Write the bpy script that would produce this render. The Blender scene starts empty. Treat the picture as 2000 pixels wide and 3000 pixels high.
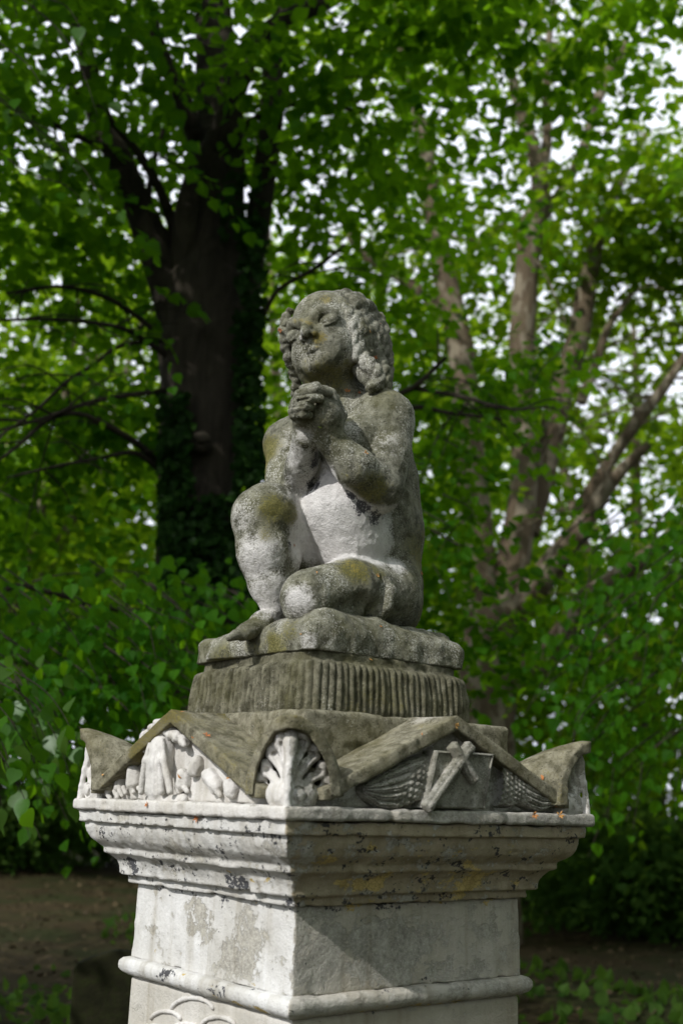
import bpy, math, random
import numpy as np
from mathutils import Vector, Matrix

random.seed(7); RNG = np.random.default_rng(11)
C = bpy.context.scene.collection
SCN = bpy.context.scene

# ------------------------------------------------------------------ camera
FOC, PITCH, ROLL, PHI, EYE = 3283.0, 0.254, 0.0321, 0.6665, 1.65
CAM = np.array([0.01138, -2.59659, EYE])
_c, _s, _cr, _sr = math.cos(PITCH), math.sin(PITCH), math.cos(ROLL), math.sin(ROLL)
cam_d = bpy.data.cameras.new('camera')
cam = bpy.data.objects.new('camera', cam_d); C.objects.link(cam)
cam_d.sensor_fit = 'VERTICAL'; cam_d.sensor_height = 36.0; cam_d.sensor_width = 24.0
cam_d.lens = FOC / 3000 * 36
cam_d.clip_start = 0.05; cam_d.clip_end = 600
fw = Vector((0, _c, _s)); up0 = Vector((0, -_s, _c)); rt0 = Vector((1, 0, 0))
upv = up0 * _cr - rt0 * _sr; rtv = rt0 * _cr + up0 * _sr
m = Matrix((rtv, upv, -fw)).transposed().to_4x4(); m.translation = Vector(CAM)
cam.matrix_world = m
cam_d.dof.use_dof = True; cam_d.dof.focus_distance = 2.52; cam_d.dof.aperture_fstop = 3.1
SCN.camera = cam

def ray(px, py):
    u2 = (px - 1000) / FOC; v2 = (1500 - py) / FOC
    u = u2 * _cr - v2 * _sr; v = u2 * _sr + v2 * _cr
    return np.array([u, _c - v * _s, _s + v * _c])
def at(px, py, Y):
    """the place at depth Y (metres beyond the pedestal) that the photograph shows at px, py"""
    d = ray(px, py); return CAM + d * ((Y - CAM[1]) / d[1])
def mpp(p):
    """metres per photograph pixel at point p"""
    q = np.asarray(p) - CAM; return (q[1] * _c + q[2] * _s) / FOC
RX = np.array([math.cos(PHI), math.sin(PHI), 0]); LY = np.array([-math.sin(PHI), math.cos(PHI), 0])
def onface(px, py, axis, o):
    """pedestal-local point on the plane axis = o"""
    d = ray(px, py); a = RX if axis == 'x' else LY
    w = CAM + d * ((o - CAM @ a) / (d @ a)); return np.array([w @ RX, w @ LY, w[2]])

# ------------------------------------------------------------------ light
SUN = Vector((-0.672, -0.755, 0.72)).normalized()
world = bpy.data.worlds.new('World'); SCN.world = world; world.use_nodes = True
wn = world.node_tree; wn.nodes.clear()
sky = wn.nodes.new('ShaderNodeTexSky'); sky.sky_type = 'NISHITA'; sky.sun_disc = False
sky.sun_elevation = math.asin(SUN.z); sky.sun_rotation = math.atan2(SUN.x, SUN.y)
sky.dust_density = 2.0; sky.air_density = 1.0
wtc = wn.nodes.new('ShaderNodeTexCoord'); wmp = wn.nodes.new('ShaderNodeMapping'); wmp.inputs['Scale'].default_value = (1.2, 1.2, 3.0)
wns = wn.nodes.new('ShaderNodeTexNoise'); wns.inputs['Scale'].default_value = 2.2; wns.inputs['Detail'].default_value = 6
wrp = wn.nodes.new('ShaderNodeValToRGB'); wrp.color_ramp.elements[0].position = 0.16; wrp.color_ramp.elements[1].position = 0.34
wmx = wn.nodes.new('ShaderNodeMixRGB'); wmx.inputs['Color2'].default_value = (14.2, 14.7, 16.2, 1)
wbg = wn.nodes.new('ShaderNodeBackground'); wbg.inputs['Strength'].default_value = 0.085
wout = wn.nodes.new('ShaderNodeOutputWorld')
for a, b in ((wtc.outputs['Generated'], wmp.inputs['Vector']), (wmp.outputs[0], wns.inputs['Vector']), (wns.outputs['Fac'], wrp.inputs[0]),
             (wrp.outputs[0], wmx.inputs['Fac']), (sky.outputs[0], wmx.inputs['Color1']), (wmx.outputs[0], wbg.inputs['Color']), (wbg.outputs[0], wout.inputs[0])):
    wn.links.new(a, b)
sl = bpy.data.lights.new('sun', 'SUN'); sl.energy = 3.8; sl.angle = math.radians(0.53); sl.color = (1.0, 0.98, 0.955)
so = bpy.data.objects.new('sun', sl); C.objects.link(so); so.location = SUN * 40
so.rotation_euler = SUN.to_track_quat('Z', 'Y').to_euler()
vs = SCN.view_settings
vs.view_transform = 'Standard'; vs.look = 'None'; vs.exposure = 0.0; vs.gamma = 1.0; vs.use_curve_mapping = False
SCN.render.engine = 'CYCLES'
SCN.cycles.use_denoising = True
SCN.cycles.max_bounces = 8; SCN.cycles.transparent_max_bounces = 8
SCN.cycles.diffuse_bounces = 4; SCN.cycles.transmission_bounces = 5; SCN.cycles.sample_clamp_indirect = 6

# ------------------------------------------------------------------ helpers: objects
def tag(o, label=None, cat=None, group=None, kind=None):
    if label: o['label'] = label
    if cat: o['category'] = cat
    if group: o['group'] = group
    if kind: o['kind'] = kind
    return o
def empty(name, loc, rz=0):
    o = bpy.data.objects.new(name, None); C.objects.link(o); o.location = Vector(loc); o.rotation_euler = (0, 0, rz)
    o.empty_display_size = 0.1
    return o
def link(name, me, parent=None, loc=(0, 0, 0)):
    o = bpy.data.objects.new(name, me); C.objects.link(o); o.location = Vector(loc)
    if parent is not None: o.parent = parent
    return o
def mesh_np(name, V, Fq, mat, smooth=True, attrs=None):
    """V (n,3), Fq list of (k,m) int arrays of polygons with m corners"""
    if not isinstance(Fq, (list, tuple)): Fq = [Fq]
    me = bpy.data.meshes.new(name)
    V = np.asarray(V, dtype=np.float32); me.vertices.add(len(V)); me.vertices.foreach_set('co', V.ravel())
    loops = np.concatenate([f.ravel() for f in Fq]).astype(np.int32)
    sizes = np.concatenate([np.full(len(f), f.shape[1]) for f in Fq]).astype(np.int32)
    me.loops.add(len(loops)); me.loops.foreach_set('vertex_index', loops)
    me.polygons.add(len(sizes)); st = np.concatenate([[0], np.cumsum(sizes)[:-1]]).astype(np.int32)
    me.polygons.foreach_set('loop_start', st); me.polygons.foreach_set('loop_total', sizes)
    me.polygons.foreach_set('use_smooth', np.full(len(sizes), smooth))
    me.update(calc_edges=True); me.validate()
    for k, v in (attrs or {}).items():
        a = me.attributes.new(k, 'FLOAT', 'POINT'); a.data.foreach_set('value', np.asarray(v, dtype=np.float32))
    if mat is not None: me.materials.append(mat)
    return me

# ------------------------------------------------------------------ helpers: implicit carving
def vnoise(P, L, seed):
    """smooth value noise in -1..1 at points P (n,3), cell size L"""
    q = P / L; i = np.floor(q).astype(np.int64); f = q - i; f = f * f * (3 - 2 * f)
    tab = np.random.default_rng(seed).uniform(-1, 1, 65536).astype(np.float32)
    out = 0
    for dx in (0, 1):
        for dy in (0, 1):
            for dz in (0, 1):
                h = ((i[:, 0] + dx) * 73856093 ^ (i[:, 1] + dy) * 19349663 ^ (i[:, 2] + dz) * 83492791) & 65535
                w = (f[:, 0] if dx else 1 - f[:, 0]) * (f[:, 1] if dy else 1 - f[:, 1]) * (f[:, 2] if dz else 1 - f[:, 2])
                out = out + w * tab[h]
    return out
def _interp(n, L, h):
    q = np.arange(n) * h / L; i = q.astype(int); f = q - i; return i, (f * f * (3 - 2 * f)).astype(np.float32)
class Vol:
    def __init__(s, lo, hi, h):
        s.lo = np.array(lo, float); s.h = h
        s.n = np.ceil((np.array(hi) - s.lo) / h).astype(int) + 1
        s.ax = [(s.lo[a] + np.arange(s.n[a]) * h).astype(np.float32) for a in range(3)]
        s.f = np.full(s.n, 0.2, np.float32)
    def win(s, lo, hi):
        sl = []
        for a in range(3):
            i0 = int(max(0, math.floor((lo[a] - s.lo[a]) / s.h))); i1 = int(min(s.n[a], math.ceil((hi[a] - s.lo[a]) / s.h) + 1))
            if i1 <= i0: return None
            sl.append(slice(i0, i1))
        return tuple(sl)
    def xyz(s, w):
        return s.ax[0][w[0]][:, None, None], s.ax[1][w[1]][None, :, None], s.ax[2][w[2]][None, None, :]
    def put(s, w, d, k, op='u'):
        f = s.f[w]; d = d.astype(np.float32)
        if op == 'u':
            if k > 0:
                hh = np.clip(0.5 + 0.5 * (f - d) / k, 0, 1); r = f + (d - f) * hh - k * hh * (1 - hh)
            else: r = np.minimum(f, d)
        else:
            d = -d
            if k > 0:
                hh = np.clip(0.5 - 0.5 * (f - d) / k, 0, 1); r = f + (d - f) * hh + k * hh * (1 - hh)
            else: r = np.maximum(f, d)
        s.f[w] = r
    def cap(s, a, b, ra, rb, k=0.01, op='u'):
        a = np.asarray(a, float); b = np.asarray(b, float); m_ = max(ra, rb) + 2 * k + 0.012
        w = s.win(np.minimum(a, b) - m_, np.maximum(a, b) + m_)
        if w is None: return
        x, y, z = s.xyz(w); d = b - a; L2 = max(d @ d, 1e-12)
        t = np.clip(((x - a[0]) * d[0] + (y - a[1]) * d[1] + (z - a[2]) * d[2]) / L2, 0, 1)
        q = np.sqrt((x - a[0] - t * d[0]) ** 2 + (y - a[1] - t * d[1]) ** 2 + (z - a[2] - t * d[2]) ** 2)
        s.put(w, q - (ra + (rb - ra) * t), k, op)
    def chain(s, pts, k=0.01, op='u'):
        for (a, ra), (b, rb) in zip(pts[:-1], pts[1:]): s.cap(a, b, ra, rb, k, op)
    def ell(s, c, axes, rad, k=0.01, op='u'):
        """ellipsoid: axes three unit vectors, rad three radii"""
        c = np.asarray(c, float); A = np.asarray(axes, float); rad = np.asarray(rad, float); m_ = rad.max() + 2 * k + 0.012
        w = s.win(c - m_, c + m_)
        if w is None: return
        x, y, z = s.xyz(w); x = x - c[0]; y = y - c[1]; z = z - c[2]
        k0 = 0; k1 = 0
        for i in range(3):
            p = (x * A[i, 0] + y * A[i, 1] + z * A[i, 2]) / rad[i]; k0 = k0 + p * p; k1 = k1 + (p / rad[i]) ** 2
        k0 = np.sqrt(k0); k1 = np.sqrt(k1) + 1e-9
        s.put(w, k0 * (k0 - 1) / k1, k, op)
    def box(s, c, axes, half, r=0.003, k=0.0, op='u'):
        c = np.asarray(c, float); A = np.asarray(axes, float); half = np.asarray(half, float); m_ = np.linalg.norm(half) + 2 * k + 0.012
        w = s.win(c - m_, c + m_)
        if w is None: return
        x, y, z = s.xyz(w); x = x - c[0]; y = y - c[1]; z = z - c[2]
        q = [np.abs(x * A[i, 0] + y * A[i, 1] + z * A[i, 2]) - half[i] + r for i in range(3)]
        d = np.sqrt(sum(np.maximum(v, 0) ** 2 for v in q)) + np.minimum(np.maximum(np.maximum(q[0], q[1]), q[2]), 0) - r
        s.put(w, d, k, op)
    def noise(s, L, amp, seed, erode=False):
        rng = np.random.default_rng(seed)
        dims = [int(s.n[a] * s.h / L) + 3 for a in range(3)]
        g = rng.uniform(-1, 1, dims).astype(np.float32)
        for a in range(3):
            i, f = _interp(s.n[a], L, s.h); sh = [1, 1, 1]; sh[a] = -1; f = f.reshape(sh)
            g = np.take(g, i, a) * (1 - f) + np.take(g, i + 1, a) * f
        if erode: g = np.maximum(g - 0.25, 0) / 0.75
        s.f += amp * g
    def mesh(s):
        f = s.f; lo, h = s.lo, s.h
        f[0], f[-1], f[:, 0], f[:, -1], f[:, :, 0], f[:, :, -1] = (0.05,) * 6
        sg = f < 0
        cnt = np.zeros(np.array(f.shape) - 1, np.int8)
        offs = [(i, j, k) for i in (0, 1) for j in (0, 1) for k in (0, 1)]
        N = f.shape
        for o in offs: cnt += sg[o[0]:N[0] - 1 + o[0], o[1]:N[1] - 1 + o[1], o[2]:N[2] - 1 + o[2]]
        act = np.nonzero((cnt > 0) & (cnt < 8))
        A = np.stack(act, 1); vid = np.full(cnt.shape, -1, np.int32); vid[act] = np.arange(len(A))
        val = np.stack([f[A[:, 0] + o[0], A[:, 1] + o[1], A[:, 2] + o[2]] for o in offs], 1)
        P = np.zeros((len(A), 3)); W = np.zeros(len(A)); O = np.array(offs, float)
        for i in range(8):
            for j in range(i + 1, 8):
                if np.abs(O[i] - O[j]).sum() == 1:
                    a, b = val[:, i], val[:, j]; c = (a < 0) != (b < 0)
                    t = a[c] / (a[c] - b[c]); P[c] += O[i] + (O[j] - O[i]) * t[:, None]; W[c] += 1
        V = lo + (A + P / W[:, None]) * h
        Q = []
        for ax in range(3):
            n0 = sg[tuple(slice(0, -1) if a == ax else slice(None) for a in range(3))]
            n1 = sg[tuple(slice(1, None) if a == ax else slice(None) for a in range(3))]
            e = np.stack(np.nonzero(n0 != n1), 1); fl = n0[tuple(e.T)]
            u, v = [(1, 2), (2, 0), (0, 1)][ax]
            def cell(du, dv):
                q = e.copy(); q[:, u] -= du; q[:, v] -= dv; return vid[q[:, 0], q[:, 1], q[:, 2]]
            q = np.stack([cell(1, 1), cell(0, 1), cell(0, 0), cell(1, 0)], 1)
            q[~fl] = q[~fl][:, ::-1]; Q.append(q)
        return V, np.concatenate(Q)
I3 = np.eye(3)
def unit(v): v = np.asarray(v, float); return v / np.linalg.norm(v)

# ------------------------------------------------------------------ helpers: node materials
class NT:
    def __init__(s, name, disp=False):
        s.m = bpy.data.materials.new(name); s.m.use_nodes = True; s.t = s.m.node_tree; s.t.nodes.clear()
        s.out = s.t.nodes.new('ShaderNodeOutputMaterial'); s.tc = s.t.nodes.new('ShaderNodeTexCoord')
    def n(s, kind, ins=None, **kw):
        nd = s.t.nodes.new('ShaderNode' + kind)
        for k, v in kw.items(): setattr(nd, k, v)
        for k, v in (ins or {}).items():
            sk = nd.inputs[k]
            if isinstance(v, bpy.types.NodeSocket): s.t.links.new(v, sk)
            elif isinstance(v, bpy.types.Node): s.t.links.new(v.outputs[0], sk)
            else: sk.default_value = (*v, 1) if sk.type == 'RGBA' and len(v) == 3 else v
        return nd
    def noise(s, scale, detail=5, rough=0.55, vec=None, dist=0.0):
        return s.n('TexNoise', {'Vector': vec or s.tc.outputs['Object'], 'Scale': scale, 'Detail': detail, 'Roughness': rough, 'Distortion': dist}).outputs['Fac']
    def ramp(s, fac, a, b, c0=(0, 0, 0, 1), c1=(1, 1, 1, 1)):
        r = s.n('ValToRGB', {'Fac': fac}); e = r.color_ramp.elements; e[0].position, e[1].position = a, b; e[0].color, e[1].color = c0, c1
        return r.outputs[0]
    def mix(s, fac, a, b, mode='MIX'):
        def c(v): return v if not isinstance(v, tuple) else (v + (1,) if len(v) == 3 else v)
        return s.n('MixRGB', {'Fac': fac, 'Color1': c(a), 'Color2': c(b)}, blend_type=mode).outputs[0]
    def math(s, op, a, b=0.0, c=None, clamp=False):
        nd = s.n('Math', {0: a, 1: b}, operation=op, use_clamp=clamp)
        if c is not None: nd.inputs[2].default_value = c
        return nd.outputs[0]
    def attr(s, name): return s.n('Attribute', attribute_name=name).outputs['Fac']
    def bump(s, height, strength, dist=0.01, normal=None):
        ins = {'Height': height, 'Strength': strength, 'Distance': dist}
        if normal is not None: ins['Normal'] = normal
        return s.n('Bump', ins).outputs[0]
    def finish(s, color, rough=0.9, normal=None, spec=0.25):
        ins = {'Base Color': color, 'Roughness': rough, 'Specular IOR Level': spec}
        if normal is not None: ins['Normal'] = normal
        b = s.n('BsdfPrincipled', ins); s.t.links.new(b.outputs[0], s.out.inputs[0]); return s.m
# ------------------------------------------------------------------ materials: stone
def stone_material(name, dark, mid, light, white, moss, fleck=0.55, scale=1.0):
    k = NT(name); O = k.tc.outputs['Object']
    big = k.noise(9 * scale, 5, .6); med = k.noise(38 * scale, 6, .65); fine = k.noise(250 * scale, 4, .72); grit = k.noise(520 * scale, 2, .6)
    c = k.mix(k.ramp(med, .38, .62), dark, mid)
    c = k.mix(k.math('MULTIPLY', k.ramp(big, .42, .70), .42), c, moss)
    fl = k.ramp(k.math('ADD', k.math('MULTIPLY', fine, .62), k.math('ADD', k.math('MULTIPLY', k.noise(14 * scale, 4, .6, k.n('Mapping', {'Vector': O, 'Location': (5.5, 3.3, 1.2), 'Scale': (1, 1, .35)}).outputs[0]), .5), -.06)), fleck, fleck + .09)
    c = k.mix(k.math('MULTIPLY', fl, .9), c, light)
    pit = k.ramp(k.noise(230 * scale, 3, .6, vec=k.n('Mapping', {'Vector': O, 'Location': (3.1, 1.7, .4)}).outputs[0]), .30, .42, (1, 1, 1, 1), (0, 0, 0, 1))
    c = k.mix(k.math('MULTIPLY', pit, .85), c, tuple(v * .35 for v in dark))
    wob = k.math('ADD', k.math('MULTIPLY', k.math('SUBTRACT', med, .5), 1.0), k.math('MULTIPLY', k.math('SUBTRACT', fine, .5), 1.0))
    wf = k.ramp(k.math('ADD', k.attr('white'), wob), .34, .78)
    wc = k.mix(k.ramp(med, .35, .7), white, tuple(v * .78 for v in white))
    wc = k.mix(k.math('MULTIPLY', pit, .25), wc, mid)
    wst = k.ramp(k.noise(24 * scale, 5, .65, k.n('Mapping', {'Vector': O, 'Scale': (1, 1, .16)}).outputs[0]), .48, .74)
    wc = k.mix(k.math('MULTIPLY', wst, .5), wc, tuple(v * .55 for v in white))
    c = k.mix(wf, c, wc)
    mf = k.ramp(k.math('ADD', k.attr('moss'), wob), .46, .75)
    mc = k.mix(k.ramp(fine, .35, .65), tuple(v * .6 for v in moss), (moss[0] * 1.6, moss[1] * 1.5, moss[2] * 1.2))
    c = k.mix(k.math('MULTIPLY', mf, .85), c, mc)
    lf = k.ramp(k.math('ADD', k.attr('ochre'), k.math('MULTIPLY', wob, 1.7)), .50, .86)
    c = k.mix(k.math('MULTIPLY', lf, .72), c, k.mix(k.ramp(fine, .4, .6), (.16, .135, .030), (.25, .19, .035)))
    sf = k.ramp(k.math('ADD', k.attr('soot_dark'), k.math('MULTIPLY', wob, 1.1)), .48, .62)
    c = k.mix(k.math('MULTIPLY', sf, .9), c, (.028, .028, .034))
    h = k.math('ADD', k.math('MULTIPLY', med, .9), k.math('ADD', k.math('MULTIPLY', fine, .55), k.math('MULTIPLY', grit, .25)))
    return k.finish(c, .93, k.bump(h, .75, .010), .15)
M_STATUE = stone_material('weathered statue stone', (.078, .076, .054), (.245, .240, .188), (.50, .49, .435), (.74, .715, .685), (.120, .115, .034), fleck=.525)
M_GREY = stone_material('grey carved stone', (.16, .154, .125), (.37, .358, .31), (.60, .58, .53), (.60, .57, .52), (.15, .14, .07), fleck=.54)
M_ROOF = stone_material('mossy cap stone', (.115, .106, .070), (.30, .280, .205), (.48, .46, .38), (.55, .52, .45), (.120, .105, .030), fleck=.60)
M_FLUTE = stone_material('damp fluted stone', (.070, .066, .042), (.205, .194, .138), (.45, .44, .37), (.5, .48, .42), (.085, .080, .022), fleck=.60)

def paint_material(name, paint, under, yellow, peel=.0, yel=.0, black=.5):
    """limewash over yellow distemper over grey render, peeling; attributes: bare, yellow, soot"""
    k = NT(name); O = k.tc.outputs['Object']
    st = k.n('Mapping', {'Vector': O, 'Scale': (1, 1, 1.5)}).outputs[0]
    n1 = k.noise(7.5, 9, .62, st, .25); n2 = k.noise(26, 8, .66); n3 = k.noise(120, 4, .6); n4 = k.noise(330, 2, .5)
    n0 = k.noise(5, 7, .66, k.n('Mapping', {'Vector': O, 'Location': (2.3, 4.2, 8.7), 'Scale': (1, 1, .55)}).outputs[0], .3)
    wob = k.math('ADD', k.math('MULTIPLY', k.math('SUBTRACT', n1, .5), 2.2), k.math('ADD', k.math('MULTIPLY', k.math('SUBTRACT', n2, .5), 1.5), k.math('MULTIPLY', k.math('SUBTRACT', n3, .5), .7)))
    pc = k.mix(k.ramp(n2, .3, .72), paint, tuple(v * .86 for v in paint))
    pc = k.mix(k.math('MULTIPLY', k.ramp(n3, .55, .75), .45), pc, tuple(v * .70 for v in paint))
    pc = k.mix(k.math('MULTIPLY', k.ramp(n0, .36, .64), .75), pc, tuple(v * w for v, w in zip(paint, (.56, .54, .49))))
    pc = k.mix(k.attr('grime_shade'), pc, k.mix(k.ramp(n2, .3, .7), (.37, .31, .205), (.26, .215, .135)))  # right face: dirt and its shade mixed into the paint colour
    uc = k.mix(k.ramp(k.math('ADD', k.math('MULTIPLY', n3, .5), k.math('MULTIPLY', n2, .5)), .38, .62), tuple(v * .68 for v in under), tuple(min(1, v * 1.4) for v in under))
    drip = k.ramp(k.noise(30, 5, .6, k.n('Mapping', {'Vector': O, 'Scale': (1, 1, .07)}).outputs[0]), .50, .72)
    uc = k.mix(k.math('MULTIPLY', k.ramp(n4, .58, .68), .6), uc, (.55, .53, .48))
    bf = k.ramp(k.math('ADD', k.math('ADD', k.attr('bare'), peel), wob), .46, .56)
    c = k.mix(bf, pc, uc)
    n5 = k.noise(13, 8, .65, k.n('Mapping', {'Vector': O, 'Location': (7.3, 2.2, 5.1), 'Scale': (1, 1, 2.2)}).outputs[0])
    yw = k.math('ADD', k.math('ADD', k.attr('yellow'), yel), k.math('ADD', k.math('MULTIPLY', k.math('SUBTRACT', n5, .5), 2.6), k.math('MULTIPLY', k.math('SUBTRACT', n3, .5), .5)))
    yf = k.ramp(yw, .50, .53)
    cr = k.n('TexVoronoi', {'Vector': O, 'Scale': 85.0}, feature='DISTANCE_TO_EDGE').outputs[0]
    crk = k.ramp(cr, .0, .06, (1, 1, 1, 1), (0, 0, 0, 1))
    yc = k.mix(k.math('MULTIPLY', crk, .55), k.mix(k.ramp(n2, .35, .65), yellow, tuple(v * .75 for v in yellow)), (.10, .085, .04))
    c = k.mix(yf, c, yc)
    n6 = k.noise(17, 9, .72, k.n('Mapping', {'Vector': O, 'Location': (1.3, 9.2, 2.7), 'Scale': (1, 1, 1.7)}).outputs[0])
    sw = k.math('ADD', k.attr('soot_dark'), k.math('ADD', k.math('MULTIPLY', k.math('SUBTRACT', n6, .5), 2.4), k.math('MULTIPLY', k.math('SUBTRACT', n3, .5), 1.3)))
    sf = k.ramp(sw, black, black + .05)
    c = k.mix(k.math('MULTIPLY', sf, .92), c, (.035, .037, .045))
    c = k.mix(k.math('MULTIPLY', drip, .6), c, k.mix(1.0, c, (.62, .58, .50), 'MULTIPLY'))
    h = k.math('ADD', k.math('MULTIPLY', bf, -.35), k.math('ADD', k.math('MULTIPLY', yf, -.25), k.math('ADD', k.math('MULTIPLY', n2, .5), k.math('ADD', k.math('MULTIPLY', n3, .45), k.math('MULTIPLY', n4, .2)))))
    return k.finish(c, .88, k.bump(h, .6, .008), .2)
M_PAINT = paint_material('peeling limewash', (.70, .70, .69), (.32, .305, .265), (.60, .46, .19))
M_CARVE = paint_material('limewashed carving', (.69, .672, .645), (.30, .285, .25), (.55, .45, .22), peel=-.15, yel=-.25, black=.75)
# ------------------------------------------------------------------ statue
SB = np.array([0, 0, 1.952])                       # where the statue stands
def J(px, py, Y, r=0):
    p = at(px, py, Y); return (p, r * mpp(p))
def masks(V, spec, soft=1.0):
    """soft spots of a colour mask: list of (px, py, Y, radius px, strength)"""
    out = np.zeros(len(V))
    for px, py, Y, r, s_ in spec:
        p, rr = J(px, py, Y, r); d = np.linalg.norm(V - p, axis=1) / rr
        out = np.maximum(out, s_ * np.clip(1.6 - d * 1.1, 0, 1) ** .8)
    return out
statue = tag(empty('statue', SB), 'weathered grey stone statue of a kneeling praying child with clasped hands', 'statue')
HV = 0.0025
vb = Vol((-0.36, -0.50, 1.93), (0.34, 0.34, 2.92), HV)
# torso
vb.chain([J(1010, 1700, .12, 112), J(1125, 1715, .02, 112)], .05)
vb.chain([J(1080, 1700, .06, 140), J(1078, 1560, .05, 152), J(1062, 1360, .04, 150)], .03)
vb.chain([J(1030, 1580, -.055, 118), J(1000, 1490, -.085, 112), J(985, 1400, -.09, 80), J(968, 1350, -.10, 50)], .04)
vb.chain([J(1140, 1420, .07, 84), J(1138, 1560, .07, 84), J(1140, 1720, .07, 84)], .03)      # back and flank
vb.chain([J(1120, 1245, -.05, 92), J(1000, 1255, .02, 100), J(850, 1300, .09, 76)], .04)     # shoulder girdle
vb.chain([J(1085, 1265, -.115, 58), J(1035, 1290, -.135, 56), J(985, 1330, -.13, 48)], .04)
vb.cap(J(1010, 1330, -.055)[0], J(985, 1390, -.055)[0], .075, .07, .04)                       # chest
vb.chain([J(985, 1215, -.01, 84), J(965, 1100, -.03, 78)], .035)                              # neck
vb.cap(J(1000, 1190, .03)[0], J(1105, 1225, .0)[0], .055, .055, .03)
# arms
vb.chain([J(1122, 1232, -.075, 94), J(1124, 1330, -.105, 80), J(1110, 1432, -.15, 72)], .009)
vb.chain([J(1203, 1250, -.05, 5), J(1201, 1340, -.06, 8), J(1193, 1440, -.08, 9)], .010, 's')
vb.chain([J(1108, 1432, -.155, 68), J(1040, 1372, -.215, 60), J(966, 1290, -.235, 42)], .014)
vb.chain([J(850, 1305, .08, 74), J(842, 1400, .02, 62), J(858, 1455, -.03, 56)], .014)
vb.chain([J(860, 1452, -.06, 54), J(884, 1360, -.165, 46), J(894, 1285, -.225, 37)], .010)
vb.chain([J(938, 1345, -.165, 4), J(928, 1400, -.15, 6), J(908, 1450, -.13, 8)], .010, 's')
# legs
vb.chain([J(980, 1680, .09, 108), J(880, 1590, -.01, 96), J(798, 1500, -.115, 84)], .012)     # raised thigh
vb.chain([J(768, 1510, -.13, 88), J(778, 1500, -.14, 84)], .02)
vb.chain([J(764, 1522, -.135, 84), J(772, 1620, -.14, 76), J(790, 1710, -.13, 58), J(804, 1785, -.12, 38)], .016)
vb.chain([J(835, 1560, -.08, 40), J(838, 1640, -.09, 42), J(822, 1720, -.09, 40)], .012)      # calf
vb.chain([J(1128, 1742, -.02, 104), J(1020, 1735, -.125, 99), J(905, 1748, -.215, 82)], .014)  # folded thigh
vb.chain([J(900, 1765, -.215, 72), J(898, 1788, -.21, 62)], .02)
vb.chain([J(905, 1800, -.19, 44), J(1020, 1806, -.13, 42), J(1075, 1812, -.08, 36)], .014)     # folded shin
vb.chain([J(1150, 1775, .03, 80), J(1165, 1790, .05, 68)], .03)                                # buttock
# feet
vb.chain([J(822, 1835, -.085, 34), J(770, 1828, -.15, 34), J(715, 1852, -.20, 25)], .018)
for q, (dx, dy, l_, r_) in enumerate(((0, 0, 42, 13.5), (12, -3, 40, 11), (24, -5, 36, 10), (34, -6, 30, 9.5), (44, -8, 24, 9))):
    vb.chain([J(716 + dx * .6, 1857 + dy, -.205 + q * .018, r_ + 3), J(716 + dx - l_ * .6, 1860 + dy * .6, -.215 + q * .018, r_ + 1), J(716 + dx - l_, 1868 + dy * .4, -.225 + q * .018, r_ - 1)], .006)
vb.chain([J(1126, 1696, -.128, 13), J(1142, 1732, -.138, 19), J(1128, 1775, -.140, 22), J(1100, 1815, -.13, 23)], .006)  # sole of the tucked foot
vb.chain([J(1098, 1694, -.142, 10), J(1104, 1722, -.152, 13), J(1096, 1754, -.155, 10)], .006)
vb.chain([J(1112, 1690, -.150, 6), J(1121, 1722, -.160, 9), J(1112, 1757, -.160, 11), J(1080, 1792, -.16, 15), J(1066, 1818, -.155, 13)], .006, 's')
vb.cap(J(1005, 1792, -.232)[0], J(1062, 1772, -.20)[0], .014, .026, .016, 's')
vb.chain([J(845, 1580, -.155, 4), J(855, 1640, -.155, 6), J(852, 1690, -.15, 5)], .012, 's')
# clasped hands
vb.chain([J(966, 1286, -.235, 42), J(948, 1222, -.26, 50), J(926, 1172, -.27, 42)], .012)
vb.chain([J(893, 1282, -.20, 38), J(893, 1220, -.255, 36), J(905, 1180, -.275, 34)], .010)
for pts, r0 in ((((862, 1180, -.262), (878, 1156, -.300), (922, 1139, -.312), (962, 1150, -.292)), 15),
                (((856, 1194, -.262), (872, 1178, -.306), (905, 1168, -.322), (938, 1168, -.310)), 14),
                (((853, 1207, -.262), (868, 1198, -.306), (892, 1192, -.320), (912, 1192, -.308)), 13),
                (((856, 1220, -.258), (872, 1216, -.300), (890, 1214, -.312), (906, 1216, -.302)), 12)):
    vb.chain([J(*p, r0 * (1.0 if q in (1, 2) else .86)) for q, p in enumerate(pts)], .0026)
for pts, r0 in ((((950, 1162, -.285), (925, 1134, -.280), (890, 1140, -.245)), 14), (((968, 1172, -.275), (950, 1142, -.268), (915, 1138, -.235)), 13),
                (((978, 1186, -.262), (972, 1150, -.255), (940, 1140, -.225)), 12), (((985, 1200, -.250), (984, 1165, -.245), (960, 1146, -.215)), 11)):
    vb.chain([J(*p, r0) for p in pts], .0026)
vb.chain([J(985, 1255, -.24, 18), J(1000, 1215, -.235, 15), J(990, 1180, -.23, 12)], .006)      # thumb
for y0, xa, xb in ((1166, 866, 955), (1184, 860, 935), (1205, 857, 908)):
    vb.chain([J(xa, y0 + 9, -.310, 3.5), J((xa + xb) / 2, y0, -.338, 5.5), J(xb, y0 - 2, -.325, 4)], .003, 's')
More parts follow.
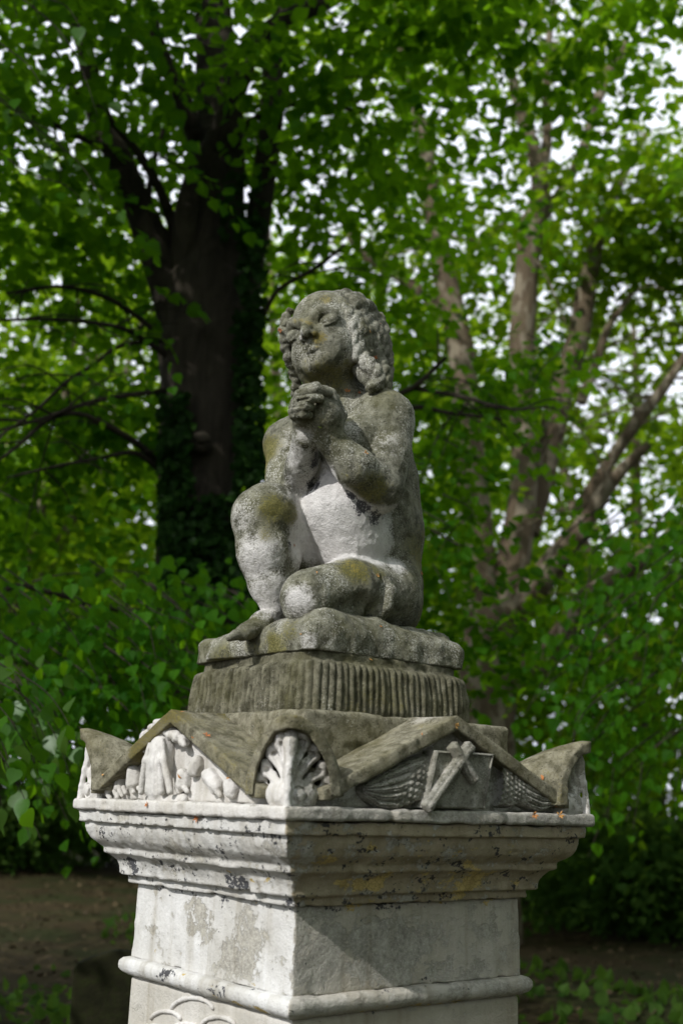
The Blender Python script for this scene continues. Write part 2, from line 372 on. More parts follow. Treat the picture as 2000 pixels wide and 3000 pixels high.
# head
hC, _u = J(960, 990, -.05); HS = 1.13
f0 = unit((-.475, -.874, .048)); s0 = unit(np.cross(f0, (0, 0, 1))) * -1; s0 = unit(np.cross((0, 0, 1), f0)) * 1
if s0[0] < 0: s0 = -s0
u0 = unit(np.cross(f0, s0)); u0 = u0 if u0[2] > 0 else -u0
ra = math.radians(14); hs = s0 * math.cos(ra) + u0 * math.sin(ra); hu = u0 * math.cos(ra) - s0 * math.sin(ra); hf = f0
HA = np.stack([hs, hu, hf])
def H(a, b, c): return hC + (hs * a + hu * b + hf * c) * HS
def G(a, b, c): return H(a, .776 * b - .0200, c)
def gcap(a, b, ra_, rb_, k=.008, op='u'): vb.cap(G(*a), G(*b), ra_ * HS, rb_ * HS, k, op)
def hcap(a, b, ra_, rb_, k=.008, op='u'): vb.cap(H(*a), H(*b), ra_ * HS, rb_ * HS, k, op)
vb.ell(H(0, .022, -.020), HA, np.array((.082, .092, .100)) * HS, .02)
vb.ell(H(0, -.035, .022), HA, np.array((.069, .076, .074)) * HS, .03)
hcap((-.020, -.088, .060), (.020, -.088, .060), .022, .022, .022)                 # chin
hcap((-.045, -.070, .020), (-.057, -.040, -.02), .025, .03, .02); hcap((.045, -.070, .020), (.057, -.040, -.02), .025, .03, .02)
for sx in (-1, 1):
    hcap((sx * .034, -.058, .052), (sx * .044, -.054, .044), .024, .023, .022)     # cheek
    vb.ell(H(sx * .041, -.011, .098), HA, np.array((.027, .0195, .021)) * HS, .006, 's')
    vb.ell(H(sx * .040, -.0125, .0735), HA, np.array((.0220, .0140, .0150)) * HS, .0015)
    vb.chain([(H(sx * .018, -.014, .086), .0028 * HS), (H(sx * .029, .0005, .090), .0040 * HS), (H(sx * .045, .0010, .085), .0042 * HS), (H(sx * .061, -.011, .070), .0032 * HS)], .0015)
    vb.chain([(H(sx * .019, -.017, .085), .0022 * HS), (H(sx * .036, -.0270, .087), .0030 * HS), (H(sx * .056, -.021, .075), .0026 * HS)], .002)
    vb.chain([(G(sx * .014, .028, .092), .006 * HS), (G(sx * .036, .042, .090), .0075 * HS), (G(sx * .060, .030, .070), .006 * HS)], .012)  # brow
gcap((0, .018, .090), (0, -.004, .100), .0095, .010, .010)                          # nose
gcap((0, -.004, .100), (0, -.024, .109), .010, .0115, .008)
for sx in (-1, 1):
    gcap((sx * .0125, -.029, .098), (sx * .013, -.027, .094), .0085, .008, .005)
    gcap((sx * .0065, -.0375, .106), (sx * .008, -.034, .098), .0042, .0038, .003, 's')
    vb.chain([(G(0, -.0495, .0905), .0062 * HS), (G(sx * .010, -.0505, .0885), .0058 * HS), (G(sx * .0185, -.0625, .0815), .0028 * HS)], .003)   # upper lip
    vb.chain([(G(0, -.0650, .0880), .0072 * HS), (G(sx * .010, -.0645, .0865), .0062 * HS), (G(sx * .0175, -.0640, .0810), .0028 * HS)], .003)
vb.chain([(G(-.019, -.0640, .0865), .0013 * HS), (G(0, -.0572, .0970), .0016 * HS), (G(.019, -.0640, .0865), .0013 * HS)], .0015, 's')
f_clean = vb.f.copy(); vb.noise(.055, .0018, 1); vb.noise(.018, .0009, 2); vb.noise(.008, .0008, 3); vb.noise(.03, .0020, 4, True)
wz = np.clip((vb.ax[2] - 2.66) / .06, 0, 1)[None, None, :] * .6; vb.f = (vb.f * (1 - wz) + f_clean * wz).astype(np.float32)   # the face is less worn
V, Q = vb.mesh()
WH = [(1000, 1500, -.14, 140, 1.2), (965, 1440, -.15, 66, 1.1), (952, 1380, -.15, 34, .9), (1070, 1570, -.12, 90, .95), (975, 1590, -.14, 80, 1.1), (905, 1590, -.12, 70, 1), (930, 1640, -.1, 60, 1), (875, 1600, -.1, 40, .8), (888, 1330, -.20, 62, .66), (890, 1270, -.25, 30, .5), (878, 1400, -.16, 52, .62),
      (1075, 1632, -.10, 56, 1), (1150, 1665, -.07, 40, .8), (1010, 1628, -.12, 50, 1), (950, 1640, -.15, 36, .8), (855, 1765, -.30, 70, 1.0), (880, 1800, -.28, 40, .6), (755, 1640, -.21, 95, .74), (790, 1740, -.17, 80, .72), (815, 1800, -.14, 50, .65), (840, 1310, .0, 60, .42), (875, 985, -.16, 26, .5), (700, 1520, -.18, 60, .45), (905, 1040, -.16, 50, .42), (955, 945, -.14, 26, .5), (1135, 1300, -.18, 70, .36), (1200, 1690, .0, 50, .42)]
NW = [(1040, 1395, -.27, 62, 1), (1095, 1440, -.24, 64, 1), (985, 1330, -.29, 50, 1), (1130, 1400, -.2, 60, 1), (1180, 1560, -.02, 60, .7)]
MO = [(785, 1340, .05, 70, .9), (778, 1400, .05, 60, .9), (800, 1270, .08, 50, .6), (812, 1480, -.22, 62, .85), (860, 1500, -.18, 50, .8), (780, 1560, -.22, 50, .62), (1040, 1655, -.2, 70, .75), (1100, 1670, -.15, 50, .6), (1090, 1440, -.22, 70, .72), (1040, 1390, -.27, 60, .5), (1215, 1640, .05, 140, .62), (1225, 1450, .05, 100, .5),
      (1080, 1790, -.1, 80, .62), (1200, 1800, .05, 80, .6), (950, 1105, -.1, 90, .66), (1010, 1080, -.1, 60, .6), (940, 1210, -.3, 50, .45), (1130, 1160, -.1, 70, .5), (1020, 1230, -.15, 60, .5), (1180, 1330, -.1, 60, .45), (990, 890, -.1, 50, .5), (720, 1860, -.22, 40, .4)]
OC = [(872, 910, -.16, 34, .85), (910, 935, -.17, 24, .8), (932, 985, -.17, 24, 1.0), (928, 1008, -.17, 18, .8), (955, 880, -.12, 24, .72), (1030, 1645, -.2, 44, .55), (784, 1370, .05, 44, .5), (1000, 870, -.08, 22, .6)]
SO = [(918, 1420, -.15, 30, .6), (900, 1470, -.11, 30, .6), (936, 1350, -.2, 40, .62), (950, 1378, -.2, 26, .55), (1000, 1412, -.19, 22, .55), (1030, 1440, -.18, 28, .66), (1064, 1482, -.17, 32, .7), (1095, 1508, -.15, 34, .62), (1130, 1500, -.13, 36, .5), (880, 1455, -.08, 36, .62), (860, 1665, -.16, 26, .6), (845, 1600, -.15, 22, .5), (1100, 1770, -.2, 40, .52), (1060, 1785, -.2, 44, .5), (1075, 1815, -.15, 30, .5), (1100, 1475, -.2, 30, .4), (850, 1690, -.2, 20, .5), (830, 1830, -.15, 24, .5)]  # forearm soot, plus dark spots along the leg and foot folds
link('body', mesh_np('body', V - SB, Q, M_STATUE, attrs=dict(white=masks(V, WH) - masks(V, NW), moss=masks(V, MO), ochre=masks(V, OC), soot_dark=masks(V, SO))), statue)

# hair: ropes of twisted locks over a cap
vh = Vol((-0.22, -0.30, 2.50), (0.24, 0.24, 2.93), .0023)
vh.ell(H(.006, .022, -.050), HA, np.array((.090, .084, .086)) * HS, .01)
for q in range(3, 9):       # waves combed back over the crown
    t0 = -1.1 + q * .28
    pts = [(H(.092 * math.sin(t0) * math.cos(w) + .004, .022 + .088 * math.cos(t0) * math.cos(w), -.045 + .098 * math.sin(w)) + hu * .004 * math.sin(w * 9 + q), .016 * HS) for w in np.linspace(.10 + .35 * max(0, t0), -1.2, 12)]
    vh.chain(pts, .004)
# the face stays clear of the cap
vh.ell(H(-.006, -.020, .062), HA, np.array((.078, .092, .066)) * HS, .004, 's'); vh.ell(H(-.016, .060, .045), HA, np.array((.070, .075, .075)) * HS, .006, 's')
def lock(pts, r, turns, seed=0):
    P = np.array([J(*p)[0] for p in pts]); 
    seg = np.r_[0, np.cumsum(np.linalg.norm(np.diff(P, axis=0), axis=1))]; n_ = max(10, int(seg[-1] / (r * .28)))
    tt = np.linspace(0, seg[-1], n_); X = np.stack([np.interp(tt, seg, P[:, a]) for a in range(3)], 1)
    X[1:-1] = (X[:-2] + 2 * X[1:-1] + X[2:]) / 4; X[1:-1] = (X[:-2] + 2 * X[1:-1] + X[2:]) / 4
    D = np.gradient(X, axis=0); D /= np.linalg.norm(D, axis=1)[:, None]
    A_ = np.cross(D, (.3, -.8, .5)); A_ /= np.linalg.norm(A_, axis=1)[:, None]; B_ = np.cross(D, A_)
    w = np.sin(np.linspace(.25, 1, n_) * math.pi * .75 + .2); w = w / w.max()
    for ph in (0, 2.1, 4.2):
        th = np.linspace(0, turns * 2 * math.pi, n_) + ph + seed
        Y = X + (A_ * np.cos(th)[:, None] + B_ * np.sin(th)[:, None]) * (r * .46 * w)[:, None]
        vh.chain([(y, r * .56 * (.55 + .45 * v) * (1 + .12 * math.sin(i_ * .9 + ph))) for i_, (y, v) in enumerate(zip(Y, w))], .0028)
LK = []
hr = np.random.default_rng(17)
for q in range(11):         # locks swept from the hairline back and down over the ear and nape
    f = q / 10; a = (978 + 84 * f, 876 + 22 * f + 8 * math.sin(q), -.075 + .10 * f); e = (1042 + 92 * f, 1040 + 95 * f + hr.uniform(-14, 14), -.125 + .09 * f)
    b = (a[0] + 34 + 14 * f, a[1] + 34, -.105 + .10 * f); d = (1036 + 92 * f + hr.uniform(-6, 6), 965 + 28 * f, -.125 + .10 * f)
    LK.append(([a, b, d, ((d[0] + e[0]) / 2 + hr.uniform(-9, 9), (d[1] + e[1]) / 2, d[2]), e], hr.uniform(17, 25), hr.uniform(1.7, 2.6)))
LK += [([(1050, 1030, -.09), (1076, 1068, -.12), (1104, 1096, -.13), (1108, 1126, -.13), (1084, 1138, -.14)], 25, 1.8), ([(1036, 1025, -.05), (1058, 1080, -.09), (1082, 1116, -.11), (1108, 1140, -.1)], 27, 1.9),
       ([(1098, 1040, -.03), (1122, 1090, -.06), (1130, 1140, -.06)], 24, 1.7), ([(968, 868, -.07), (1000, 872, -.06), (1046, 890, -.03), (1090, 930, .0)], 20, 1.6)]
for q, (pts, r, tn) in enumerate(LK): lock(pts, r * .00083, tn, q * 1.3)
CURL = [(848, 912, -.06, 12), (840, 926, -.055, 15), (836, 944, -.05, 18), (834, 968, -.045, 19), (835, 994, -.04, 19), (838, 1020, -.035, 19), (845, 1044, -.03, 18),
        (854, 1064, -.015, 18), (862, 1086, .0, 18), (866, 1108, .015, 19), (868, 1132, .02, 19), (866, 1154, .03, 17)]
for q, (cx, cy, cY, cr) in enumerate(CURL):
    a_ = q * 1.1
    for t_ in range(3):
        o_ = .45 * cr * (1 - t_ * .2)
        vh.cap(J(cx + o_ * math.cos(a_ + t_ * 2.1), cy + o_ * math.sin(a_ + t_ * 2.1), cY - .004 * t_)[0], J(cx + o_ * math.cos(a_ + t_ * 2.1 + 1.6), cy + o_ * math.sin(a_ + t_ * 2.1 + 1.6), cY - .004 * t_)[0], cr * .00060, cr * .00052, .0018)
vh.noise(.02, .0014, 8); vh.noise(.008, .0012, 9); vh.noise(.03, .003, 10, True)
V, Q = vh.mesh()
link('hair', mesh_np('hair', V - SB, Q, M_STATUE, attrs=dict(white=np.zeros(len(V)), moss=masks(V, [(1060, 1120, -.1, 60, .3), (830, 1000, -.1, 60, .3)]), ochre=np.zeros(len(V)), soot_dark=masks(V, [(1040, 1075, -.08, 40, .35)]))), statue)

# slab the figure kneels on
vsb = Vol((-.36, -.36, 1.93), (.36, .36, 2.09), .004)
AX = np.stack([RX, LY, [0, 0, 1]])
vsb.box(-.006 * RX + .006 * LY + np.array([0, 0, 1.952]), AX, (.2270, .2270, .064), .026, .0)
vsb.chain([(at(948, 1842, -.24), .030), (at(1080, 1862, -.14), .030), (at(1280, 1892, .05), .03)], .05)
vsb.chain([(at(948, 1838, -.24), .030), (at(860, 1870, -.20), .034), (at(640, 1925, -.05), .026)], .03)
vsb.cap(at(945, 1842, -.22), at(1040, 1845, -.08), .030, .03, .05)
vsb.cap((.0, .0, 1.99), (.10, .10, 1.99), .05, .05, .04)
vsb.noise(.08, .0030, 21); vsb.noise(.03, .0022, 22); vsb.noise(.012, .0018, 23); vsb.noise(.04, .006, 24, True)
vsb.box((0, 0, 1.929), I3, (.5, .5, .0245), .0, 0, 's')
V, Q = vsb.mesh()
link('base_slab', mesh_np('base_slab', V - SB, Q, M_STATUE, attrs=dict(white=masks(V, [(905, 1880, -.3, 34, .55), (730, 1915, -.2, 16, .7), (590, 1925, -.05, 30, .45), (1290, 1925, 0, 40, .3)]),
     moss=masks(V, [(780, 1890, -.25, 70, .85), (690, 1900, -.2, 70, .85), (650, 1930, -.1, 60, .6), (850, 1850, -.25, 50, .6), (1100, 1900, -.1, 90, .4)]), ochre=np.zeros(len(V)), soot_dark=np.zeros(len(V)))), statue)
# ------------------------------------------------------------------ pedestal
ped = tag(empty('pedestal', (0, 0, 0), PHI), 'tall square stone monument pedestal with peeling white paint and carved gabled top', 'pedestal')
def poly_sdf(P, X, Z):
    P = np.asarray(P, float); n_ = len(P); d = np.full(X.shape, 1e9); sgn = np.ones(X.shape)
    for i in range(n_):
        a = P[i]; b = P[i - 1]; e = b - a; wx = X - a[0]; wz = Z - a[1]
        t = np.clip((wx * e[0] + wz * e[1]) / (e @ e), 0, 1); d = np.minimum(d, (wx - e[0] * t) ** 2 + (wz - e[1] * t) ** 2)
        c1 = Z >= a[1]; c2 = Z < b[1]; c3 = e[0] * wz > e[1] * wx
        sgn = np.where((c1 & c2 & c3) | (~c1 & ~c2 & ~c3), -sgn, sgn)
    return sgn * np.sqrt(d)
def square_vol(profile, z0, z1, half, h):
    """a moulding of the given (overhang, height) profile run round the square pedestal"""
    v = Vol((-half, -half, z0), (half, half, z1), h)
    r = np.maximum(np.abs(v.ax[0])[:, None], np.abs(v.ax[1])[None, :])
    og = np.arange(0, half + .02, h / 2); Xg, Zg = np.meshgrid(og, v.ax[2], indexing='ij')
    S = poly_sdf([(o + .30, z + EYE) for o, z in profile], Xg, Zg).astype(np.float32)
    i = r / (h / 2); i0 = np.clip(i.astype(int), 0, len(og) - 2); f = (i - i0)[..., None]
    v.f = (S[i0] * (1 - f) + S[i0 + 1] * f).astype(np.float32); return v
def fspots(V, spec):
    """stains on a face: (px, py, axis, radius m, strength, stretch)"""
    out = np.zeros(len(V))
    for px, py, ax, r, s_, st in spec:
        p = onface(px, py, ax, -.33); d = V - p
        a = d[:, 1] if ax == 'x' else d[:, 0]; q = d[:, 0] if ax == 'x' else d[:, 1]
        dd = np.sqrt((a / st) ** 2 + d[:, 2] ** 2 + (q * .6) ** 2) / r
        out = np.maximum(out, s_ * np.clip(1.5 - dd, 0, 1))
    return out
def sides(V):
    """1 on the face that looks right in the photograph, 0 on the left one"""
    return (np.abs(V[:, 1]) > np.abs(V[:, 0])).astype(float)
def ped_part(name, v, mat, attrs=None, parent=None):
    V, Q = v.mesh(); at_ = attrs(V) if attrs else {}
    return link(name, mesh_np(name, V, Q, mat, attrs=at_), parent or ped)
Z = EYE
# lower block and base
v = square_vol([(-.29, -1.42), (.10, -1.42), (.10, -1.66), (-.29, -1.66)], -.02, .26, .43, .008); v.noise(.05, .004, 31, True)
ped_part('base_step', v, M_PAINT, lambda V: dict(bare=np.full(len(V), .5), yellow=np.zeros(len(V)) - .3, soot_dark=np.zeros(len(V))))
v = square_vol([(-.29, -.3805), (-.001, -.3805), (.0, -1.419), (-.29, -1.419)], .22, 1.28, .33, .006); v.noise(.09, .0015, 32); v.noise(.03, .002, 33, True)
low = ped_part('lower_block', v, M_PAINT, lambda V: dict(bare=.05 + .2 * sides(V), yellow=-.35 + .30 * sides(V) * (V[:, 2] > 1.235), soot_dark=-.1 + .2 * (V[:, 2] > 1.258), grime_shade=.35 + .3 * sides(V)))  # blacker in a strip just below the torus
v = square_vol([(-.29, -.3435), (.004, -.3415), (.0135, -.3438), (.0190, -.3500), (.0209, -.3590), (.0185, -.3680), (.0125, -.3745), (.004, -.3775), (.002, -.380), (-.29, -.380)], Z - .395, Z - .33, .335, .0032)
v.noise(.06, .0014, 34); v.noise(.015, .0007, 35); v.noise(.03, .003, 36, True)
ped_part('torus_moulding', v, M_PAINT, lambda V: dict(bare=.1 + .36 * sides(V), yellow=-.05 + .25 * (V[:, 2] < Z - .368) + fspots(V, [(600, 2880, 'x', .03, .2, 6)]), soot_dark=.12 + fspots(V, [(470, 2862, 'x', .016, .35, 2.5), (620, 2900, 'x', .016, .34, 4), (740, 2950, 'x', .012, .3, 3), (830, 2985, 'x', .015, .3, 1)]), grime_shade=.05 + .4 * sides(V)))
# die
v = square_vol([(-.29, -.1865), (-.0020, -.1865), (.0, -.342), (-.29, -.342)], Z - .355, Z - .175, .32, .0034)
v.noise(.12, .0016, 37); v.noise(.02, .0007, 38); v.noise(.035, .0028, 39, True)
ped_part('die', v, M_PAINT, lambda V: dict(
    bare=.22 + .24 * sides(V) + fspots(V, [(560, 2690, 'x', .045, .46, 1.8), (660, 2730, 'x', .05, .46, 1.6), (700, 2800, 'x', .05, .40, 1.2), (760, 2850, 'x', .03, .22, 1.4), (1150, 2780, 'y', .06, .16, 2), (1000, 2800, 'y', .05, .2, 1)]),
    yellow=-.20 + .52 * np.clip((V[:, 2] - (Z - .225)) / .035, 0, 1) * (.55 + .45 * sides(V)) + .32 * (V[:, 2] < Z - .315) * (1 - sides(V)),
    soot_dark=.08 + .22 * (V[:, 2] > Z - .198), grime_shade=.10 + .45 * sides(V)))  # top strip below the cornice blackened more
# cornice
prof = [(-.29, -.033), (.104, -.033), (.1035, -.0572), (.0915, -.0585), (.0915, -.070), (.0888, -.080), (.0810, -.0945), (.0695, -.1045), (.0605, -.1112), (.0592, -.1120), (.0590, -.1250),
        (.0540, -.1264), (.0450, -.1318), (.0372, -.1400), (.0320, -.1500), (.0298, -.1580), (.0292, -.1680), (.0135, -.1698), (.0128, -.1860), (-.29, -.1860)]
v = square_vol(prof, Z - .195, Z - .025, .425, .0033)
v.noise(.07, .0018, 41); v.noise(.016, .0011, 42); v.noise(.03, .0042, 43, True); v.noise(.011, .0016, 47, True)
ped_part('cornice', v, M_PAINT, lambda V: dict(
    bare=.22 + .14 * sides(V) + fspots(V, [(560, 2500, 'x', .03, .30, 5), (720, 2520, 'x', .03, .25, 3)]),
    yellow=-.10 + .30 * sides(V) * (V[:, 2] < Z - .05) + fspots(V, [(740, 2580, 'x', .028, .40, 3), (680, 2560, 'x', .02, .2, 3), (390, 2502, 'x', .014, .42, 3), (1330, 2580, 'y', .035, .30, 3), (1060, 2590, 'y', .02, .25, 3), (1510, 2580, 'y', .03, .25, 1.5), (1330, 2460, 'y', .018, .2, 5)]),
    soot_dark=.25 + .02 * sides(V) + fspots(V, [(250, 2395, 'x', .022, .36, 2), (320, 2400, 'x', .012, .3, 4), (310, 2440, 'x', .02, .34, .7), (340, 2490, 'x', .014, .32, 2), (390, 2535, 'x', .02, .36, 1.2), (700, 2415, 'x', .014, .36, 2), (820, 2425, 'x', .016, .34, 1), (700, 2590, 'x', .014, .28, 4), (1660, 2430, 'y', .02, .28, 1), (1630, 2480, 'y', .022, .28, 1), (1310, 2545, 'y', .010, .28, 5), (1400, 2480, 'y', .01, .28, 4)]), grime_shade=.12 + .8 * sides(V)))  # right side of the cornice browner: dirt with shade painted in
# ledge
v = Vol((-.44, -.44, Z - .045), (.44, .44, Z + .01), .0034)
v.box((0, 0, Z - .0198), I3, (.4172, .4172, .0128), .006)
v.noise(.05, .0016, 51); v.noise(.014, .0010, 52); v.noise(.025, .005, 53, True)
STN = lambda V, w=0., mo=0.: dict(white=np.full(len(V), w), moss=np.full(len(V), mo), ochre=np.zeros(len(V)), soot_dark=np.zeros(len(V)))
ped_part('ledge', v, M_CARVE, lambda V: dict(bare=.24 + .55 * sides(V) + .25 * (V[:, 2] > Z - .012), grime_shade=.05 + .35 * sides(V), yellow=np.full(len(V), -.6), soot_dark=fspots(V, [(1250, 2400, 'y', .02, .1, 5)])))

# gabled cap
def prism(v, ax, zr0, sl_, ext, wid, thick=None, k=0.0):
    x, y, z = v.xyz((slice(None),) * 3); a, b = (x, y) if ax == 'x' else (y, x); cs = 1 / math.sqrt(1 + sl_ * sl_)
    zr = zr0 - sl_ * np.abs(b); d = (z - zr) * cs
    d = np.maximum(d, np.maximum(np.abs(a) - ext, np.abs(b) - wid))
    if thick: d = np.maximum(d, (zr - thick - z) * cs)
    v.put((slice(None),) * 3, d + 0 * x + 0 * y + 0 * z, k)
v = Vol((-.42, -.42, Z - .02), (.42, .42, Z + .19), .0042)
for ax in 'xy': prism(v, ax, Z + .157, .462, .380, .36)
x, y, z = v.xyz((slice(None),) * 3); v.f = np.maximum(v.f, (Z - .0072) - z)
v.noise(.05, .002, 55)
ped_part('tympanum', v, M_CARVE, lambda V: dict(bare=.15 + .55 * sides(V), yellow=np.full(len(V), -.6), soot_dark=fspots(V, [(330, 2270, 'x', .03, .5, 1.4), (300, 2320, 'x', .03, .4, 3), (410, 2345, 'x', .02, .4, 3), (690, 2280, 'x', .02, .4, 1)])))
v = Vol((-.43, -.43, Z - .0), (.43, .43, Z + .195), .0040)
for ax in 'xy': prism(v, ax, Z + .178, .464, .416, .333, .0300)
v.noise(.08, .0018, 56); v.noise(.02, .0009, 57); v.noise(.03, .0045, 58, True)
def roofm(V):
    d = STN(V, 0, .12); d['moss'] = .15 + .45 * np.clip(vnoise(V, .07, 3), 0, 1) + .25 * (1 - sides(V)); d['white'] = fspots(V, [(1270, 2120, 'y', .03, .7, 2)]); d['ochre'] = .35 * np.clip(vnoise(V, .05, 9) - .3, 0, 1); return d
ped_part('gable_roof', v, M_ROOF, roofm)
v = Vol((-.32, -.32, Z + .0), (.32, .32, Z + .20), .0044)
v.box((0, 0, Z + .0880), I3, (.2886, .2886, .0885), .010); v.noise(.06, .0020, 60); v.noise(.02, .0010, 61); v.noise(.035, .006, 62, True)
ped_part('plinth_block', v, M_ROOF, lambda V: STN(V, 0, .28))

# reeded block under the figure
def reeded():
    n_reed, sub = 108, 8; N = n_reed * sub
    th = np.linspace(0, 2 * math.pi, 20001); p_ = 8.0
    cx = np.sign(np.cos(th)) * np.abs(np.cos(th)) ** (2 / p_); cy = np.sign(np.sin(th)) * np.abs(np.sin(th)) ** (2 / p_)
    s_ = np.r_[0, np.cumsum(np.hypot(np.diff(cx), np.diff(cy)))]; q = np.linspace(0, s_[-1], N, endpoint=False)
    bx, by = np.interp(q, s_, cx), np.interp(q, s_, cy)
    tx = np.roll(bx, -2) - np.roll(bx, 2); ty = np.roll(by, -2) - np.roll(by, 2); L_ = np.hypot(tx, ty) + 1e-9; nx, ny = ty / L_, -tx / L_
    u = (np.arange(N) % sub) / sub; rg = np.random.default_rng(5); rr = rg.uniform(.55, 1.2, n_reed)[np.arange(N) // sub]; lf = 1 + .30 * (np.abs(bx) > np.abs(by))
    rows = [(.174, .234, .3), (.182, .2345, .8), (.192, .234, 1), (.204, .2335, 1), (.216, .2328, 1), (.228, .232, 1), (.240, .231, 1), (.254, .2298, 1), (.266, .2288, 1), (.275, .2278, .9), (.280, .2255, .6), (.283, .2225, .15), (.2845, .2185, 0), (.290, .2180, 0), (.297, .2182, 0), (.3035, .2185, 0), (.3035, .10, 0)]
    V = []
    for z_, hh, am in rows:
        bul = (np.sin(u * math.pi) ** .7) * .0078 * am * rr * lf
        wob = .0012 * np.sin(np.arange(N) / sub * 2 * math.pi / 7.3 + z_ * 40)
        V.append(np.stack([bx * (hh - .004) + nx * (bul + wob), by * (hh - .004) + ny * (bul + wob), np.full(N, Z + z_)], 1))
    V = np.concatenate(V); k_ = vnoise(V, .012, 71) * .0016 + vnoise(V, .04, 72) * .0020
    out = V.copy(); out[:, :2] *= (1.045 + k_ / .23)[:, None]; out[:, 0] -= .005; out[:, 1] += .005
    F = []
    for r in range(len(rows) - 1):
        a = np.arange(N) + r * N; b = np.roll(np.arange(N), -1) + r * N; F.append(np.stack([a, b, b + N, a + N], 1))
    return out, np.concatenate(F)
V, Fq = reeded()
d = STN(V, 0, .22); d['moss'] = .2 + .4 * np.clip(vnoise(V, .06, 4), 0, 1); d['white'] = .36 * np.clip(vnoise(V, .05, 14), 0, 1) + .16 * (V[:, 2] < Z + .20)
link('reeded_block', mesh_np('reeded_block', V, Fq, M_FLUTE, attrs=d), ped)

# corner ornaments: a hood over a palmette that wraps the corner (built for the corner -x -y)
v = Vol((-.445, -.445, Z - .036), (-.24, -.24, Z + .172), .0027)
x, y, z = v.xyz((slice(None),) * 3); full = (slice(None),) * 3
t = np.abs(x - y) / math.sqrt(2); dg = -(x + y) / math.sqrt(2); m_ = (np.maximum(-x, 0) ** 26 + np.maximum(-y, 0) ** 26) ** (1 / 26.)
ridge = Z + .150 - .70 * np.maximum(.565 - dg, 0) ** 1.35
def arch(a0, top):      # stilted round arch over the corner: below 0 inside
    a_ = t * math.sqrt(2); h_ = np.maximum(top - (Z + .018), .01)
    g_ = np.clip(a_ / a0, 0, 3) ** 2.1 + np.clip(np.maximum(z - (Z + .018), 0) / h_, 0, 3) ** 2.0
    return (g_ ** .49 - 1) * .110
hood = np.maximum(np.maximum(arch(.124, ridge), -arch(.099, ridge - .0250)), m_ - .421 - .004 * np.clip((z - Z - .10) / .05, 0, 1)); hood = np.maximum(hood, Z + .010 - z)
hood = np.maximum(hood, .40 - dg)
v.put(full, hood, 0); v.noise(.05, .0012, 75); v.noise(.018, .0009, 76); v.noise(.025, .003, 77, True)
def hm(V):
    d = STN(V, 0, .2); d['moss'] = .22 + .4 * np.clip(vnoise(V, .05, 5), 0, 1); d['ochre'] = .45 * np.clip(vnoise(V, .035, 19) - .25, 0, 1); return d
hood_o = ped_part('acroterion', v, M_ROOF, hm)
v = Vol((-.435, -.435, Z - .036), (-.24, -.24, Z + .15), .0023)
x, y, z = v.xyz(full)
t = np.abs(x - y) / math.sqrt(2); dg = -(x + y) / math.sqrt(2); m_ = np.maximum(-x, -y)
ff = arch(.106, Z + .132)
body = np.maximum(np.maximum(ff, m_ - .376), np.maximum(Z - .034 - z, .50 - dg)); v.put(full, body, 0)
def W(face, a, zz, d=0.):      # a = distance from the corner along the face, zz above eye level, d proud of the carved ground
    n_ = -.378 - d * .80; a = a * .97; zz = zz * .93 if zz > 0 else zz
    return np.array([n_, -.411 + a, Z + zz]) if face == 0 else np.array([-.411 + a, n_, Z + zz])
for fc in (0, 1):
    # scroll disc and its rings
    nrm = np.array([-1., 0, 0]) if fc == 0 else np.array([0, -1., 0])
    c_ = W(fc, .036, .012)
    v.cap(c_, c_ - nrm * .03, .029, .029, .004)
    for th in np.linspace(0, 2 * math.pi, 25)[:-1]:
        v.cap(W(fc, .036 + .0145 * math.cos(th), .012 + .0145 * math.sin(th), .029), W(fc, .036 + .0145 * math.cos(th + .27), .012 + .0145 * math.sin(th + .27), .029), .0022, .0022, .002, 's')
    v.cap(W(fc, .036, .012, .020), W(fc, .036, .012, .024), .008, .007, .004)
    v.chain([(W(fc, .060, -.012, .010), .012), (W(fc, .045, -.026, .012), .012), (W(fc, .018, -.030, .014), .012)], .006)
    # lobes, each ending in a curl
    for pts, r0, r1 in ((((.024, .040), (.021, .075), (.019, .110)), .0095, .0125), (((.030, .044), (.035, .080), (.052, .110), (.044, .124)), .0085, .0125),
                        (((.040, .040), (.056, .070), (.076, .088), (.071, .100)), .0085, .0120), (((.052, .030), (.074, .046), (.094, .056), (.092, .068)), .0085, .0115),
                        (((.060, .014), (.085, .018), (.108, .030), (.106, .043)), .0095, .0110)):
        v.chain([(W(fc, a, b, .010 + .004 * i), r0 + (r1 - r0) * i / (len(pts) - 1)) for i, (a, b) in enumerate(pts)], .004)
        a, b = pts[-1]; v.cap(W(fc, a - .002, b - .004, .016), W(fc, a - .002, b - .004, .022), .009, .007, .003)
        if len(pts) == 4: v.cap(W(fc, (pts[0][0] + pts[1][0]) / 2 - .006, (pts[0][1] + pts[1][1]) / 2 + .006, .024), W(fc, pts[2][0] - .010, pts[2][1] + .002, .024), .004, .005, .004, 's')
v.chain([(np.array([-.404, -.404, Z - .026]), .009), (np.array([-.403, -.403, Z + .02]), .0065), (np.array([-.400, -.400, Z + .06]), .0065), (np.array([-.394, -.394, Z + .095]), .009), (np.array([-.390, -.390, Z + .116]), .012)], .006)
v.noise(.02, .0014, 80); v.noise(.009, .0008, 81); v.noise(.02, .003, 82, True)
pal = ped_part('palmette_carving', v, M_CARVE, lambda V: dict(bare=.08 + .72 * np.clip((V[:, 0] - V[:, 1]) * 30 + .5, 0, 1), yellow=np.full(len(V), -.6), soot_dark=np.full(len(V), -.25) + .1 * (V[:, 2] < Z - .02)), hood_o)
